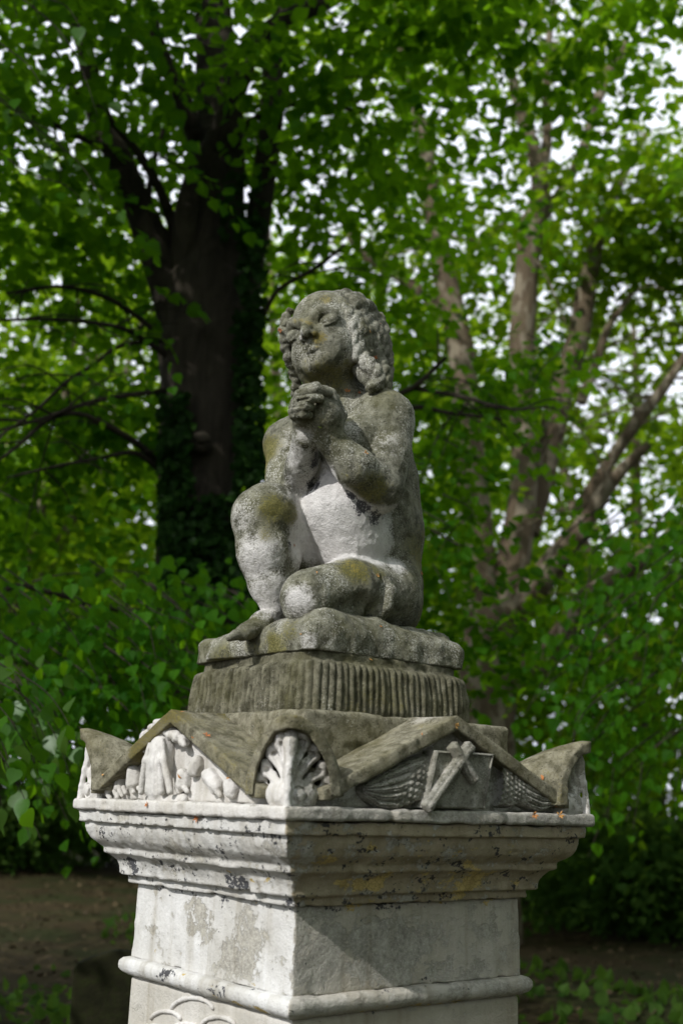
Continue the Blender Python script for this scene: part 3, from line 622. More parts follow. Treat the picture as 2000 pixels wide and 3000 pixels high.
for q in range(1, 4):
    h2 = hood_o.copy(); C.objects.link(h2); h2.parent = ped; h2.rotation_euler = (0, 0, q * math.pi / 2)
    p2 = pal.copy(); C.objects.link(p2); p2.parent = h2
    p2.data = pal.data.copy(); co = np.zeros(len(p2.data.vertices) * 3, np.float32); p2.data.vertices.foreach_get('co', co); co = co.reshape(-1, 3); an = q * math.pi / 2
    wx, wy = co[:, 0] * math.cos(an) - co[:, 1] * math.sin(an), co[:, 0] * math.sin(an) + co[:, 1] * math.cos(an)
    p2.data.attributes['bare'].data.foreach_set('value', (.08 + .72 * np.clip((np.abs(wy) - np.abs(wx)) * 30 + .5, 0, 1)).astype(np.float32))

# carvings in the two visible gables
class Relief:
    def __init__(s, axis, plane, px0, py0, px1, py1, deep, h=.0024):
        s.ax, s.pl = axis, plane; P = np.array([onface(a, b, axis, plane) for a in (px0, px1) for b in (py0, py1)])
        lo, hi = P.min(0), P.max(0); i = 0 if axis == 'x' else 1; lo[i] = plane - deep; hi[i] = plane + .012; s.v = Vol(lo, hi, h)
        s.n = np.array([-1., 0, 0]) if axis == 'x' else np.array([0, -1., 0]); s.u = np.array([0, 1., 0]) if axis == 'x' else np.array([1., 0, 0])
    def p(s, px, py, d=0.): return onface(px, py, s.ax, s.pl) + s.n * d
    def chain(s, pts, k=.004, op='u'): s.v.chain([(s.p(a, b, d), r) for a, b, d, r in pts], k, op)
    def bar(s, a, b, w, d0, d1, r=.003):
        A, B = s.p(*a), s.p(*b); u_ = unit(B - A); s.v.box((A + B) / 2 + s.n * (d0 + d1) / 2, [u_, s.n, np.cross(u_, s.n)], (np.linalg.norm(B - A) / 2, (d1 - d0) / 2, w), r)
    def done(s, name, mat, attrs, seed):
        s.v.noise(.015, .0008, seed); s.v.noise(.006, .0005, seed + 1); s.v.noise(.02, .0014, seed + 2, True); return ped_part(name, s.v, mat, attrs)
GREY = lambda V: dict(grime_shade=np.full(len(V), .4), bare=.66 + .25 * vnoise(V, .03, 6), yellow=np.full(len(V), -.6), soot_dark=np.full(len(V), -.25))
GREYS = lambda V: dict(white=.22 + .3 * vnoise(V, .04, 7), moss=np.full(len(V), .05), ochre=np.zeros(len(V)), soot_dark=np.full(len(V), .05))
PALE = lambda V: dict(bare=.12 + .1 * vnoise(V, .03, 6), yellow=np.full(len(V), -.6), soot_dark=-.2 + .22 * np.clip(vnoise(V, .02, 8), 0, 1))
PR, PL_ = -.3785, -.3785
# open book seen from its cover, leaning
fp = lambda px, py, dd: onface(px, py, 'y', PR - dd)
FR = [fp(1276, 2198, .040), fp(1448, 2208, .040), fp(1420, 2372, .040), fp(1242, 2366, .040)]; NB = np.array([0, -1., 0]); cb = sum(FR) / 4
loops_ = []
for sc_, dep in ((1.0, -.046), (1.0, -.004), (.985, 0.), (.93, .002), (.93, -.003), (.5, -.002)):      # board, edge, rounded arris, raised border, sunk panel
    loops_.append([cb + (p - cb) * sc_ + NB * dep for p in FR])
bm_n = 10; V = []
for lp in loops_:
    for a in range(4): V += [lp[a] + (lp[(a + 1) % 4] - lp[a]) * t_ / bm_n for t_ in range(bm_n)]
V = np.array(V); V += (NB * 1.0)[None] * (vnoise(V, .014, 92) * .0010)[:, None]; m4 = 4 * bm_n
F4 = np.concatenate([np.stack([np.arange(m4) + r * m4, np.roll(np.arange(m4), -1) + r * m4, np.roll(np.arange(m4), -1) + (r + 1) * m4, np.arange(m4) + (r + 1) * m4], 1) for r in range(len(loops_) - 1)])
V = np.concatenate([V, [cb - NB * .002]]); e0 = (len(loops_) - 1) * m4
F3 = np.stack([np.arange(m4) + e0, np.roll(np.arange(m4), -1) + e0, np.full(m4, len(V) - 1)], 1)
link('book_carving', mesh_np('book_carving', V, [F4, F3], M_GREY, False, attrs=GREYS(V)), ped)
R = Relief('y', PR - .046, 1215, 2150, 1420, 2400, .03)
R.bar((1247, 2370), (1380, 2182), .0120, -.012, .007, .004); R.bar((1324, 2180), (1392, 2290), .0120, -.012, .0065, .004)
R.bar((1250, 2366), (1378, 2185), .0055, .004, .012, .003); R.bar((1326, 2184), (1390, 2287), .0055, .004, .0115, .003)
R.done('cross_carving', M_GREY, GREYS, 93)
def wing(top, bot, seed, n_f=6):
    ns, nq = 56, 50; rg = np.random.default_rng(seed)
    def curve(P, s):
        P = np.array(P, float); L = np.r_[0, np.cumsum(np.hypot(*np.diff(P, axis=0).T))]; L /= L[-1]; return np.stack([np.interp(s, L, P[:, 0]), np.interp(s, L, P[:, 1])], -1)
    s = np.linspace(0, 1, ns); q = np.linspace(0, 1, nq); T, B = curve(top, s), curve(bot, s)
    S, Qg = np.meshgrid(s, q, indexing='ij')
    bow = 7 * np.sin(S * math.pi) * (Qg - .5)
    PXY = T[:, None] * (1 - Qg[..., None]) + B[:, None] * Qg[..., None]; PXY[..., 1] += bow
    ql = Qg ** .85 * n_f; fr = ql % 1
    feather = (1 - np.abs(2 * fr - 1) ** 3) * .0075 + .003 * (1 - fr)                      # long quills, each lapping the next
    feather = feather - .0028 * (np.abs(fr - .5) < .06)                                     # the shaft line
    row = S * 15; off = (np.floor(row) % 2) * .5; fq = (Qg * 8 + off) % 1; fs = row % 1
    scale = .0075 * (1 - fs) * np.clip(1 - (2 * np.abs(fq - .5)) ** 2.2, 0, 1) + .001       # short overlapping coverts
    w = 1 / (1 + np.exp((S - .42 - .22 * (Qg - .5)) * 26))
    h = .018 + .012 * np.sin(np.clip(Qg, 0, 1) * math.pi) ** .7 * (1 - .45 * S) + w * (scale + .004) + (1 - w) * feather
    edge = np.minimum(np.minimum(Qg, 1 - Qg) * 14, (1 - S) * 16); h = h * np.clip(edge, 0, 1) ** .5 - .004
    nrm = np.array([0, -1., 0]); P = np.array([[onface(PXY[a, b, 0], PXY[a, b, 1], 'y', PR) for b in range(nq)] for a in range(ns)]) + nrm * h[..., None]
    V = P.reshape(-1, 3); V = V + nrm * (vnoise(V, .012, seed) * .0012 + vnoise(V, .005, seed + 1) * .0006)[:, None]
    b0 = (np.arange(ns - 1)[:, None] * nq + np.arange(nq - 1)[None]).ravel(); F = np.stack([b0, b0 + 1, b0 + nq + 1, b0 + nq], 1)
    return link('wing_carving', mesh_np('wing_carving', V, F, M_GREY, attrs=GREYS(V)), ped)
wing([(1278, 2204), (1221, 2210), (1167, 2229), (1113, 2256), (1066, 2286), (1040, 2306)], [(1238, 2362), (1200, 2350), (1167, 2366), (1129, 2374), (1085, 2366), (1053, 2340), (1040, 2318)], 101)
wing([(1440, 2226), (1492, 2258), (1535, 2283), (1573, 2307), (1606, 2325), (1620, 2340)], [(1430, 2366), (1476, 2366), (1495, 2352), (1525, 2368), (1557, 2377), (1600, 2362), (1620, 2347)], 111)
# left gable: veiled urn, garland, scrolls
R = Relief('x', PL_, 420, 2130, 590, 2375, .06)
R.chain([(498, 2160, .012, .022), (497, 2200, .014, .026), (492, 2250, .012, .028), (488, 2310, .008, .030), (486, 2335, .004, .032)], .008)
for a, b, r0 in ((470, 452, .008), (484, 474, .009), (498, 496, .010), (510, 512, .008), (522, 536, .007)):
    R.chain([(a + (498 - a) * .4, 2170, .030, .005), (a, 2230, .034, r0), (b, 2320, .030, r0)], .006)
R.chain([(506, 2190, .040, .003), (507, 2250, .044, .005), (502, 2320, .038, .004)], .004, 's')
R.chain([(440, 2342, .002, .012), (470, 2348, .010, .014), (510, 2352, .010, .014), (545, 2342, .006, .012)], .008)
R.done('veiled_urn_carving', M_CARVE, PALE, 121)
R = Relief('x', PL_, 415, 2095, 585, 2210, .05)
rg = np.random.default_rng(3)
gp = np.array([(446, 2180), (452, 2158), (468, 2140), (490, 2124), (505, 2130), (522, 2148), (540, 2160), (560, 2172)], float)
for (a, b), (c2, d2) in zip(gp[:-1], gp[1:]):
    R.chain([(a, b, .014, .012), (c2, d2, .014, .012)], .004)
    for j in range(4):
        f = rg.uniform(); cx, cy = a + (c2 - a) * f + rg.uniform(-9, 9), b + (d2 - b) * f + rg.uniform(-9, 9)
        R.chain([(cx, cy, .024, .0085), (cx + rg.uniform(-10, 10), cy + rg.uniform(2, 12), .024, .005)], .0015)
for cx, cy in ((444, 2176), (452, 2190), (438, 2186), (560, 2172)): R.chain([(cx, cy, .018, .013), (cx + 2, cy + 4, .022, .010)], .002)
R.done('garland_carving', M_CARVE, PALE, 125)
SCR = [(308, 2322, 20, 34, -.10, 1), (330, 2304, 28, 46, -.05, 1), (360, 2292, 34, 58, .0, 2), (402, 2282, 54, 56, .05, 3), (437, 2300, 30, 60, .0, 1), (548, 2288, 52, 44, .08, 2), (585, 2248, 46, 44, .35, 0), (634, 2292, 44, 60, -.55, 1), (688, 2312, 50, 26, -.15, 1)]
for q, (cx, cy, w, hgt, tl, nc) in enumerate(SCR):
    R = Relief('x', PL_, cx - w - 24, cy - hgt - 20, cx + w + 24, cy + hgt + 40, .05, .0022)
    r_ = w / 2 * .00074; dx = math.sin(tl) * hgt / 2; dy = math.cos(tl) * hgt / 2
    A, B = R.p(cx + dx, cy - dy, .006), R.p(cx - dx, cy + dy * .75, .006); ax3 = unit(B - A); sd3 = np.cross(ax3, R.n)
    R.v.box((A + B) / 2, [sd3, ax3, R.n], (r_, np.linalg.norm(B - A) / 2, .010), .005)          # the sheet
    R.chain([(cx + dx, cy - dy * .8, .010, r_ * .72), (cx - dx, cy + dy * .55, .010, r_ * .72)], .006)       # its bulge
    for c_ in range(nc):                                                                      # curled lower ends
        ox = (c_ - (nc - 1) / 2) * w * .42; R.chain([(cx - dx * 1.1 + ox, cy + dy * .95, .013, .0062), (cx - dx * 1.2 + ox + 5, cy + dy * 1.5 - c_ * 3, .011, .0055)], .002)
        R.chain([(cx - dx * 1.1 + ox + 6, cy + dy * .92, .021, .0026), (cx - dx * 1.2 + ox + 10, cy + dy * 1.3, .019, .0026)], .002, 's')
    R.done('scroll_carving', M_CARVE, PALE, 130 + 4 * q)
# scallops cut in the slab below the torus, left face
for cx, cy, r_ in ((445, 3030, 42), (487, 2990, 44), (565, 2962, 62), (545, 3030, 50), (640, 3010, 50), (420, 3060, 40)):
    R = Relief('x', -.2995, cx - r_ - 20, cy - r_ - 20, cx + r_ + 20, cy + 30, .02, .0022)
    pts = [(cx + r_ * math.sin(a), cy - r_ * .62 * math.cos(a), .0004, .0048) for a in np.linspace(-1.3, 1.3, 13)]
    R.chain(pts, .001); R.done('scallop_carving', M_CARVE, PALE, 180)
# ------------------------------------------------------------------ ground
def ground_h(x, y):
    return .10 * np.sin(x * .31 + 1.3) * np.sin(y * .23) * np.clip((np.hypot(x, y) - 2) / 6, 0, 1) + .05 * np.sin(x * 1.1 + y * .7) * np.clip((np.hypot(x, y) - 2) / 6, 0, 1) + .012 * np.clip(y - 12, 0, 30)
gx = np.r_[-200, -120, -70, np.linspace(-40, 40, 81), 70, 120, 200]; gy = np.r_[-200, -100, -50, np.linspace(-20, 60, 81), 90, 140, 200]
GX, GY = np.meshgrid(gx, gy, indexing='ij'); GV = np.stack([GX, GY, ground_h(GX, GY)], -1).reshape(-1, 3)
ny_ = len(gy); ii, jj = np.meshgrid(np.arange(len(gx) - 1), np.arange(ny_ - 1), indexing='ij'); b_ = (ii * ny_ + jj).ravel()
k = NT('woodland floor'); O = k.tc.outputs['Object']
n1 = k.noise(.55, 6, .6); n2 = k.noise(4.5, 6, .65); n3 = k.noise(26, 4, .7)
gc = k.mix(k.ramp(n2, .35, .65), (.025, .018, .008), (.054, .040, .018))
gc = k.mix(k.math('MULTIPLY', k.ramp(n1, .44, .58), .8), gc, k.mix(k.ramp(n3, .4, .6), (.014, .022, .005), (.026, .034, .008)))
gc = k.mix(k.math('MULTIPLY', k.ramp(n3, .56, .66), .5), gc, (.075, .056, .028))
M_GROUND = k.finish(gc, .95, k.bump(k.math('ADD', n2, k.math('MULTIPLY', n3, .5)), .8, .06), .1)
tag(link('ground', mesh_np('ground', GV, np.stack([b_, b_ + ny_, b_ + ny_ + 1, b_ + 1], 1), M_GROUND)), kind='structure')

# ------------------------------------------------------------------ materials: leaves and bark
def leaf_material(name, a, b, trans, gloss=.09, rough=.5):
    k = NT(name); rnd = k.n('NewGeometry').outputs['Random Per Island']
    c = k.mix(k.math('POWER', rnd, 1.6), tuple(v * .8 for v in a), tuple(v * 1.2 for v in b))
    df = k.n('BsdfDiffuse', {'Color': c}); gl = k.n('BsdfGlossy', {'Color': (.9, 1, .9), 'Roughness': rough})
    d = k.n('MixShader', {0: gloss * .05, 1: df.outputs[0], 2: gl.outputs[0]})
    t = k.n('BsdfTranslucent', {'Color': k.mix(rnd, trans, tuple(v * .62 for v in trans))})
    mx = k.n('MixShader', {0: .46, 1: d.outputs[0], 2: t.outputs[0]})
    k.t.links.new(mx.outputs[0], k.out.inputs[0]); return k.m
M_LIME = leaf_material('lime leaf', (.011, .058, .003), (.030, .100, .005), (.26, .56, .010))
M_PLANE = leaf_material('plane leaf', (.026, .090, .005), (.070, .150, .010), (.38, .62, .015))
M_IVY = leaf_material('ivy leaf', (.010, .032, .006), (.022, .055, .010), (.03, .08, .01), .12, .4)
M_BUSH = leaf_material('shrub leaf', (.026, .070, .012), (.055, .105, .020), (.15, .28, .03))
def bark(name, a, b, c, sc=1.0, patch=None):
    k = NT(name); O = k.tc.outputs['Object']
    st = k.n('Mapping', {'Vector': O, 'Scale': (1, 1, .18)}).outputs[0]
    n1 = k.noise(9 * sc, 8, .68, st, .6); n2 = k.noise(3.0 * sc, 5, .6)
    col = k.mix(k.ramp(n1, .35, .65), a, b); col = k.mix(k.math('MULTIPLY', k.ramp(n2, .5, .7), .6), col, c)
    if patch:
        pm = k.n('Mapping', {'Vector': O, 'Scale': (1, 1, .5)}).outputs[0]
        col = k.mix(k.ramp(k.noise(5.5, 4, .5, pm, .5), .52, .58), col, k.mix(k.ramp(n1, .3, .7), patch, tuple(v * .7 for v in patch)))
    return k.finish(col, .92, k.bump(n1, .9, .04), .15)
M_BARK = bark('dark lime bark', (.015, .0125, .0092), (.046, .038, .028), (.060, .051, .034))
M_BARK2 = bark('mottled plane bark', (.075, .055, .036), (.125, .095, .062), (.10, .095, .05), 1.0, (.23, .195, .14))

# ------------------------------------------------------------------ tree builders
def tube(pts, sides=12, seed=0, wob=.06):
    """tapered limb through pts [(xyz, r)]"""
    P = np.array([p for p, r in pts]); R = np.array([r for p, r in pts]); n_ = len(P)
    t = np.linspace(0, n_ - 1, max(4, (n_ - 1) * 5 + 1)); i = np.clip(t.astype(int), 0, n_ - 2); f = (t - i)[:, None]
    g = lambda a: np.take(P, np.clip(a, 0, n_ - 1), 0)
    p0, p1, p2, p3 = g(i - 1), g(i), g(i + 1), g(i + 2)
    X = .5 * (2 * p1 + (p2 - p0) * f + (2 * p0 - 5 * p1 + 4 * p2 - p3) * f ** 2 + (3 * p1 - p0 - 3 * p2 + p3) * f ** 3)
    r = np.interp(t, np.arange(n_), R)
    D = np.gradient(X, axis=0); D /= np.linalg.norm(D, axis=1)[:, None] + 1e-9
    A = np.cross(D, (.13, .97, .21)); A /= np.linalg.norm(A, axis=1)[:, None] + 1e-9; B = np.cross(D, A)
    th = np.linspace(0, 2 * math.pi, sides, endpoint=False)
    V = X[:, None] + (A[:, None] * np.cos(th)[None, :, None] + B[:, None] * np.sin(th)[None, :, None]) * r[:, None, None]
    V = V.reshape(-1, 3); V += (vnoise(V, .25, seed + 5) * wob)[:, None] * np.repeat(r, sides)[:, None] * np.tile(np.stack([np.cos(th), np.sin(th), 0 * th], 1), (len(X), 1)) * 1.6
    m_ = len(X); a = (np.arange(m_ - 1)[:, None] * sides + np.arange(sides)[None]).ravel(); b = (np.arange(m_ - 1)[:, None] * sides + (np.arange(sides)[None] + 1) % sides).ravel()
    F = np.stack([a, b, b + sides, a + sides], 1)
    return V, F
def join(parts):
    V, F, o = [], [], 0
    for v, f in parts: V.append(v); F.append(f + o); o += len(v)
    return np.concatenate(V), np.concatenate(F)
LEAF = np.array([(0, 0, 0), (.40, .16, .05), (.42, .50, .07), (0, 1.0, -.10), (-.42, .50, .07), (-.40, .16, .05)], float)
def leaves(P, axis, nrm, size, seed=0):
    """folded heart-shaped blades: two quads each"""
    n_ = len(P); axis = axis / (np.linalg.norm(axis, axis=1)[:, None] + 1e-9)
    sd = np.cross(axis, nrm); sd /= np.linalg.norm(sd, axis=1)[:, None] + 1e-9; up = np.cross(sd, axis)
    V = P[:, None] + (sd[:, None] * LEAF[None, :, 0:1] + axis[:, None] * LEAF[None, :, 1:2] + up[:, None] * LEAF[None, :, 2:3]) * np.asarray(size)[:, None, None]
    b = np.arange(n_)[:, None] * 6
    F = np.concatenate([b + np.array([0, 1, 2, 3]), b + np.array([0, 3, 4, 5])])
    return V.reshape(-1, 3), F
def spray_leaves(Cn, Dn, k_, L, size, rng, droop=.35):
    """twigs at Cn along Dn, k_ alternate leaves each"""
    n_ = len(Cn); Dn = Dn / np.linalg.norm(Dn, axis=1)[:, None]
    side = np.cross(Dn, (0, 0, 1.)) + rng.normal(0, .15, (n_, 3)); side /= np.linalg.norm(side, axis=1)[:, None] + 1e-9
    j = np.arange(k_); f = (j + .5) / k_; sg = np.where(j % 2, 1., -1.)
    P = Cn[:, None] + Dn[:, None] * (f * L)[None, :, None] + side[:, None] * (sg * size * .25)[None, :, None]
    P[..., 2] -= (f ** 2 * L * droop)[None]
    P += rng.normal(0, size * .22, P.shape)
    ax = Dn[:, None] * (.35 + .5 * f[None, :, None]) + side[:, None] * (sg * .8)[None, :, None]; ax = ax + rng.normal(0, .28, ax.shape); ax[..., 2] -= droop * 1.2
    nm = np.zeros_like(P); nm[..., 2] = 1; nm += rng.normal(0, .42, nm.shape)
    sz = size * rng.uniform(.45, 1.3, P.shape[:2])
    return P.reshape(-1, 3), ax.reshape(-1, 3), nm.reshape(-1, 3), sz.ravel()
def to_px(P):
    q = P - CAM; d_ = q[:, 1] * _c + q[:, 2] * _s; v_ = (-q[:, 1] * _s + q[:, 2] * _c) / d_ * FOC; u_ = q[:, 0] / d_ * FOC
    return 1000 + u_ * _cr + v_ * _sr, 1500 + u_ * _sr - v_ * _cr
def clumps(blobs, n_cl, rad, n_sp, k_, L, size, seed, keep=None, droop=.35):
    """blobs: (centre, radii, weight); foliage gathers in flattened clumps inside them"""
    rng = np.random.default_rng(seed); w = np.array([b[2] for b in blobs], float); w /= w.sum()
    ch = rng.choice(len(blobs), n_cl, p=w)
    cen = np.array([b[0] for b in blobs], float)[ch]; rd = np.array([b[1] for b in blobs], float)[ch]
    d = rng.normal(0, 1, (n_cl, 3)); d /= np.linalg.norm(d, axis=1)[:, None]; rr = rng.uniform(.25, 1, n_cl) ** .5
    cc = cen + d * rd * rr[:, None]
    if keep is not None: cc = cc[keep(cc)]
    n_cl = len(cc); R = rad * rng.uniform(.55, 1.25, n_cl)
    q = rng.normal(0, 1, (n_cl, n_sp, 3)); q *= np.array([.55, .55, .26]); Cn = cc[:, None] + q * R[:, None, None]
    out = q * np.array([1, 1, .3]) + rng.normal(0, .35, q.shape) + (d * np.array([.5, .5, .1]))[:len(cc), None] * 0
    out[..., 2] -= .15
    return spray_leaves(Cn.reshape(-1, 3), out.reshape(-1, 3), k_, L, size, rng, droop)
def foliage(name, parent, data, mat):
    P = data[0]; dy = P[:, 1] - CAM[1]; nearv = (P[:, 1] < 1.2) & (dy > -.5) & (np.abs(P[:, 0]) < .42 * dy + 1.0)      # nothing hangs between the viewer and the monument
    data = tuple(c[~nearv] for c in data)
    V, F = leaves(*data)
    me = mesh_np(name, V - np.array(parent.location), F, mat, smooth=False)
    return tag(link(name, me, parent), kind='stuff')
def limb(name, parent, pts, mat, sides=12, seed=0):
    V, F = tube(pts, sides, seed); return link(name, mesh_np(name, V - np.array(parent.location), F, mat), parent)
def tree_root(name, loc, label, group='trees around the monument'):
    return tag(empty(name, loc), label, 'tree', group)
def px_limb(pts): return [J(a, b, Y, r) for a, b, Y, r in pts]
def twigs(path, n_, L, r, rng, seed):
    """side twigs along a limb path"""
    out = []
    for q in range(n_):
        f = rng.uniform(.25, 1) * (len(path) - 1); i = min(int(f), len(path) - 2); p = path[i][0] + (path[i + 1][0] - path[i][0]) * (f - i)
        d = rng.normal(0, 1, 3) * (1, 1, .5); d /= np.linalg.norm(d); l_ = L * rng.uniform(.5, 1.2)
        out.append(tube([(p, r), (p + d * l_ * .5 + (0, 0, .05), r * .7), (p + d * l_ - (0, 0, .10 * l_), r * .25)], 5, seed + q, .0))
    return out

# -- forked lime tree behind the statue
YA = 5.6
ta = tree_root('lime_tree', (*at(530, 2990, YA)[:2], 0), 'big dark forked lime tree with ivy rising behind the left of the statue')
A_LIMBS = [
 ('trunk', [(588, 3060, YA, 160), (586, 2500, YA, 134), (580, 1750, YA, 120), (586, 1350, YA, 118), (598, 1050, YA, 130), (604, 850, YA, 128), (622, 680, YA + .05, 100), (640, 430, YA + .1, 78), (640, 200, YA + .2, 62), (622, 0, YA + .3, 52), (605, -400, YA + .4, 40), (620, -900, YA + .5, 22)]),
 ('limb', [(548, 980, YA, 84), (470, 770, YA - .1, 52), (395, 580, YA - .25, 43), (335, 440, YA - .35, 39), (285, 320, YA - .4, 34), (250, 150, YA - .4, 26), (190, -100, YA - .4, 20), (120, -400, YA - .3, 12)]),
 ('limb', [(545, 800, YA - .15, 46), (545, 640, YA - .3, 36), (580, 500, YA - .4, 32), (650, 380, YA - .45, 32), (700, 240, YA - .5, 32), (745, 130, YA - .5, 30), (850, 50, YA - .5, 27), (1000, -20, YA - .4, 22), (1200, -200, YA - .3, 14)]),
 ('limb', [(690, 980, YA + .1, 60), (742, 730, YA + .1, 38), (780, 480, YA + .1, 36), (798, 300, YA + .1, 36), (808, 120, YA + .1, 30), (870, -60, YA + .1, 22), (900, -300, YA, 14)]),
 ('limb', [(600, 460, YA - .1, 36), (560, 360, YA - .3, 30), (520, 250, YA - .4, 24), (470, 140, YA - .5, 20), (420, -40, YA - .5, 15)]),
 ('limb', [(520, 700, YA - .1, 20), (470, 560, YA - .4, 14), (400, 440, YA - .6, 12), (300, 330, YA - .8, 10), (180, 230, YA - 1, 7)]),
 ('limb', [(520, 720, YA - .1, 16), (440, 620, YA - .3, 11), (450, 480, YA - .3, 9), (480, 380, YA - .3, 7)]),
 ('branch', [(480, 1145, YA - .2, 9), (326, 1165, YA - .7, 8), (245, 1185, YA - .9, 7), (168, 1211, YA - 1.1, 6), (92, 1237, YA - 1.2, 5), (-40, 1270, YA - 1.3, 4)]),
 ('branch', [(475, 1372, YA - .2, 12), (408, 1303, YA - .5, 10), (286, 1232, YA - .8, 9), (204, 1211, YA - 1, 8), (128, 1240, YA - 1.1, 7), (51, 1308, YA - 1.2, 6), (-60, 1390, YA - 1.3, 4)]),
 ('branch', [(480, 1390, YA - .2, 10), (398, 1328, YA - .5, 8), (286, 1344, YA - .8, 6), (173, 1364, YA - 1, 5), (20, 1400, YA - 1.2, 3)]),
 ('branch', [(480, 997, YA - .2, 8), (357, 1012, YA - .5, 7), (275, 1068, YA - .8, 6), (194, 1120, YA - 1, 6), (102, 1206, YA - 1.2, 5), (-20, 1290, YA - 1.3, 4)]),
 ('branch', [(495, 1048, YA - .2, 9), (418, 992, YA - .4, 8), (337, 956, YA - .6, 7), (168, 936, YA - 1, 6), (0, 938, YA - 1.2, 4)]),
 ('branch', [(500, 1800, YA - .2, 12), (380, 1790, YA - .6, 10), (270, 1768, YA - .8, 10), (153, 1737, YA - 1.1, 9), (51, 1717, YA - 1.3, 8), (-40, 1760, YA - 1.4, 6)]),
 ('branch', [(700, 900, YA - .2, 10), (765, 925, YA - .4, 8), (816, 848, YA - .5, 7), (925, 785, YA - .7, 6), (1010, 715, YA - .8, 4)]),
 ('branch', [(700, 1320, YA - .2, 12), (960, 1240, YA - .3, 10), (1182, 1149, YA - .5, 9), (1226, 1122, YA - .6, 8), (1307, 1046, YA - .7, 5)]),
 ('branch', [(1200, 1136, YA - .5, 7), (1367, 1166, YA - .7, 6), (1453, 1193, YA - .8, 5), (1540, 1200, YA - .9, 3)]),
 ('branch', [(700, 1400, YA - .2, 12), (1000, 1250, YA - .3, 9), (1199, 1195, YA - .4, 8), (1312, 1209, YA - .5, 6), (1470, 1228, YA - .6, 4)]),
 ('branch', [(470, 980, YA - .2, 10), (330, 880, YA - .4, 8), (180, 840, YA - .7, 6), (20, 860, YA - .9, 4)]),
 ('branch', [(330, 440, YA - .35, 14), (230, 400, YA - .6, 10), (120, 350, YA - .8, 8), (-20, 330, YA - 1, 6)]),
 ('branch', [(640, 430, YA, 14), (760, 340, YA - .3, 10), (900, 300, YA - .5, 8), (1060, 330, YA - .7, 5)]),
]
rng = np.random.default_rng(21); tw = []
for q, (nm, pts) in enumerate(A_LIMBS):
    p = px_limb(pts); limb(nm, ta, p, M_BARK, 16 if q < 4 else 8, q * 7)
    if q: tw += twigs(p, 7, .7, .008, rng, q * 31)
V, F = join(tw); link('twig', mesh_np('twig', V - np.array(ta.location), F, M_BARK), ta)['kind'] = 'stuff'
# a torn knot on the trunk
v, f = tube([(at(588, 1320, YA - .30), .05), (at(592, 1300, YA - .36), .085), (at(590, 1285, YA - .42), .06), (at(588, 1300, YA - .40), .02)], 10, 3, .12)
link('knot', mesh_np('knot', v - np.array(ta.location), f, M_BARK), ta)
def front_clear(cc):      # foliage keeps clear of the monument and of its light
    x_, y_ = to_px(cc); hid = (cc[:, 1] < YA + .5) & (x_ > 380) & (x_ < 860) & (y_ > 330) & (y_ < 1750) | (cc[:, 1] < YA + .3) & (x_ > 190) & (x_ < 420) & (y_ > 180) & (y_ < 950) | (cc[:, 2] < 8.2) & (x_ > 1180) & (y_ < 1050)      # the forked trunk shows
    return ((cc[:, 1] > 2.6) & ~hid) | (cc[:, 1] > .2) & (cc[:, 2] > 7.2)
A_BLOBS = [((-1.6, 5.0, 10.6), (4.8, 3.8, 2.6), 3.4), ((-1.8, 1.9, 9.0), (2.6, 1.5, 1.2), 1.1), ((-1.9, 4.9, 7.0), (1.6, 1.3, .8), .55), ((.5, 5.2, 7.1), (2.0, 1.3, .7), .6), ((-2.1, 5.0, 5.9), (.9, .8, .6), .22), ((-2.6, 6.6, 7.6), (1.6, 1.2, 1.2), .40), ((-2.6, 6.8, 5.8), (1.4, 1.2, 1.1), .40), ((-2.8, 6.8, 4.4), (1.3, 1.2, .9), .34), ((-2.6, 6.6, 3.0), (1.3, 1.1, .7), .34),  # second blob is an unseen overhang, added to shade the leaves
           ((.2, 7.2, 7.2), (1.5, 1.2, .9), .34), ((.9, 7.2, 5.8), (1.1, 1.0, .9), .30), ((.4, 7.2, 4.4), (1.0, 1.0, .8), .30), ((.6, 7.0, 3.0), (1.1, .8, .6), .26)]
foliage('foliage', ta, clumps(A_BLOBS, 275, .72, 23, 8, .44, .114, 31, front_clear), M_LIME)
# ivy on the trunk
rng = np.random.default_rng(41)
iv = []
for (x0, x1, y0, y1, n_) in ((690, 770, 900, 1780, 1500), (470, 560, 1150, 1800, 1400), (700, 780, 640, 950, 330), (540, 700, 1450, 1800, 900), (640, 760, 500, 700, 200)):
    for q in range(n_):
        fy = rng.uniform(); iv.append(at(rng.uniform(x0, x1), y0 + (y1 - y0) * fy, YA - .30 + rng.normal(0, .10) - .1 * fy))
iv = np.array(iv); ax_ = rng.normal(0, .5, iv.shape) + (0, -.2, -.7); nm_ = rng.normal(0, .45, iv.shape) + (0, -.9, .35)
foliage('ivy', ta, (iv, ax_, nm_, .062 * rng.uniform(.6, 1.3, len(iv))), M_IVY)

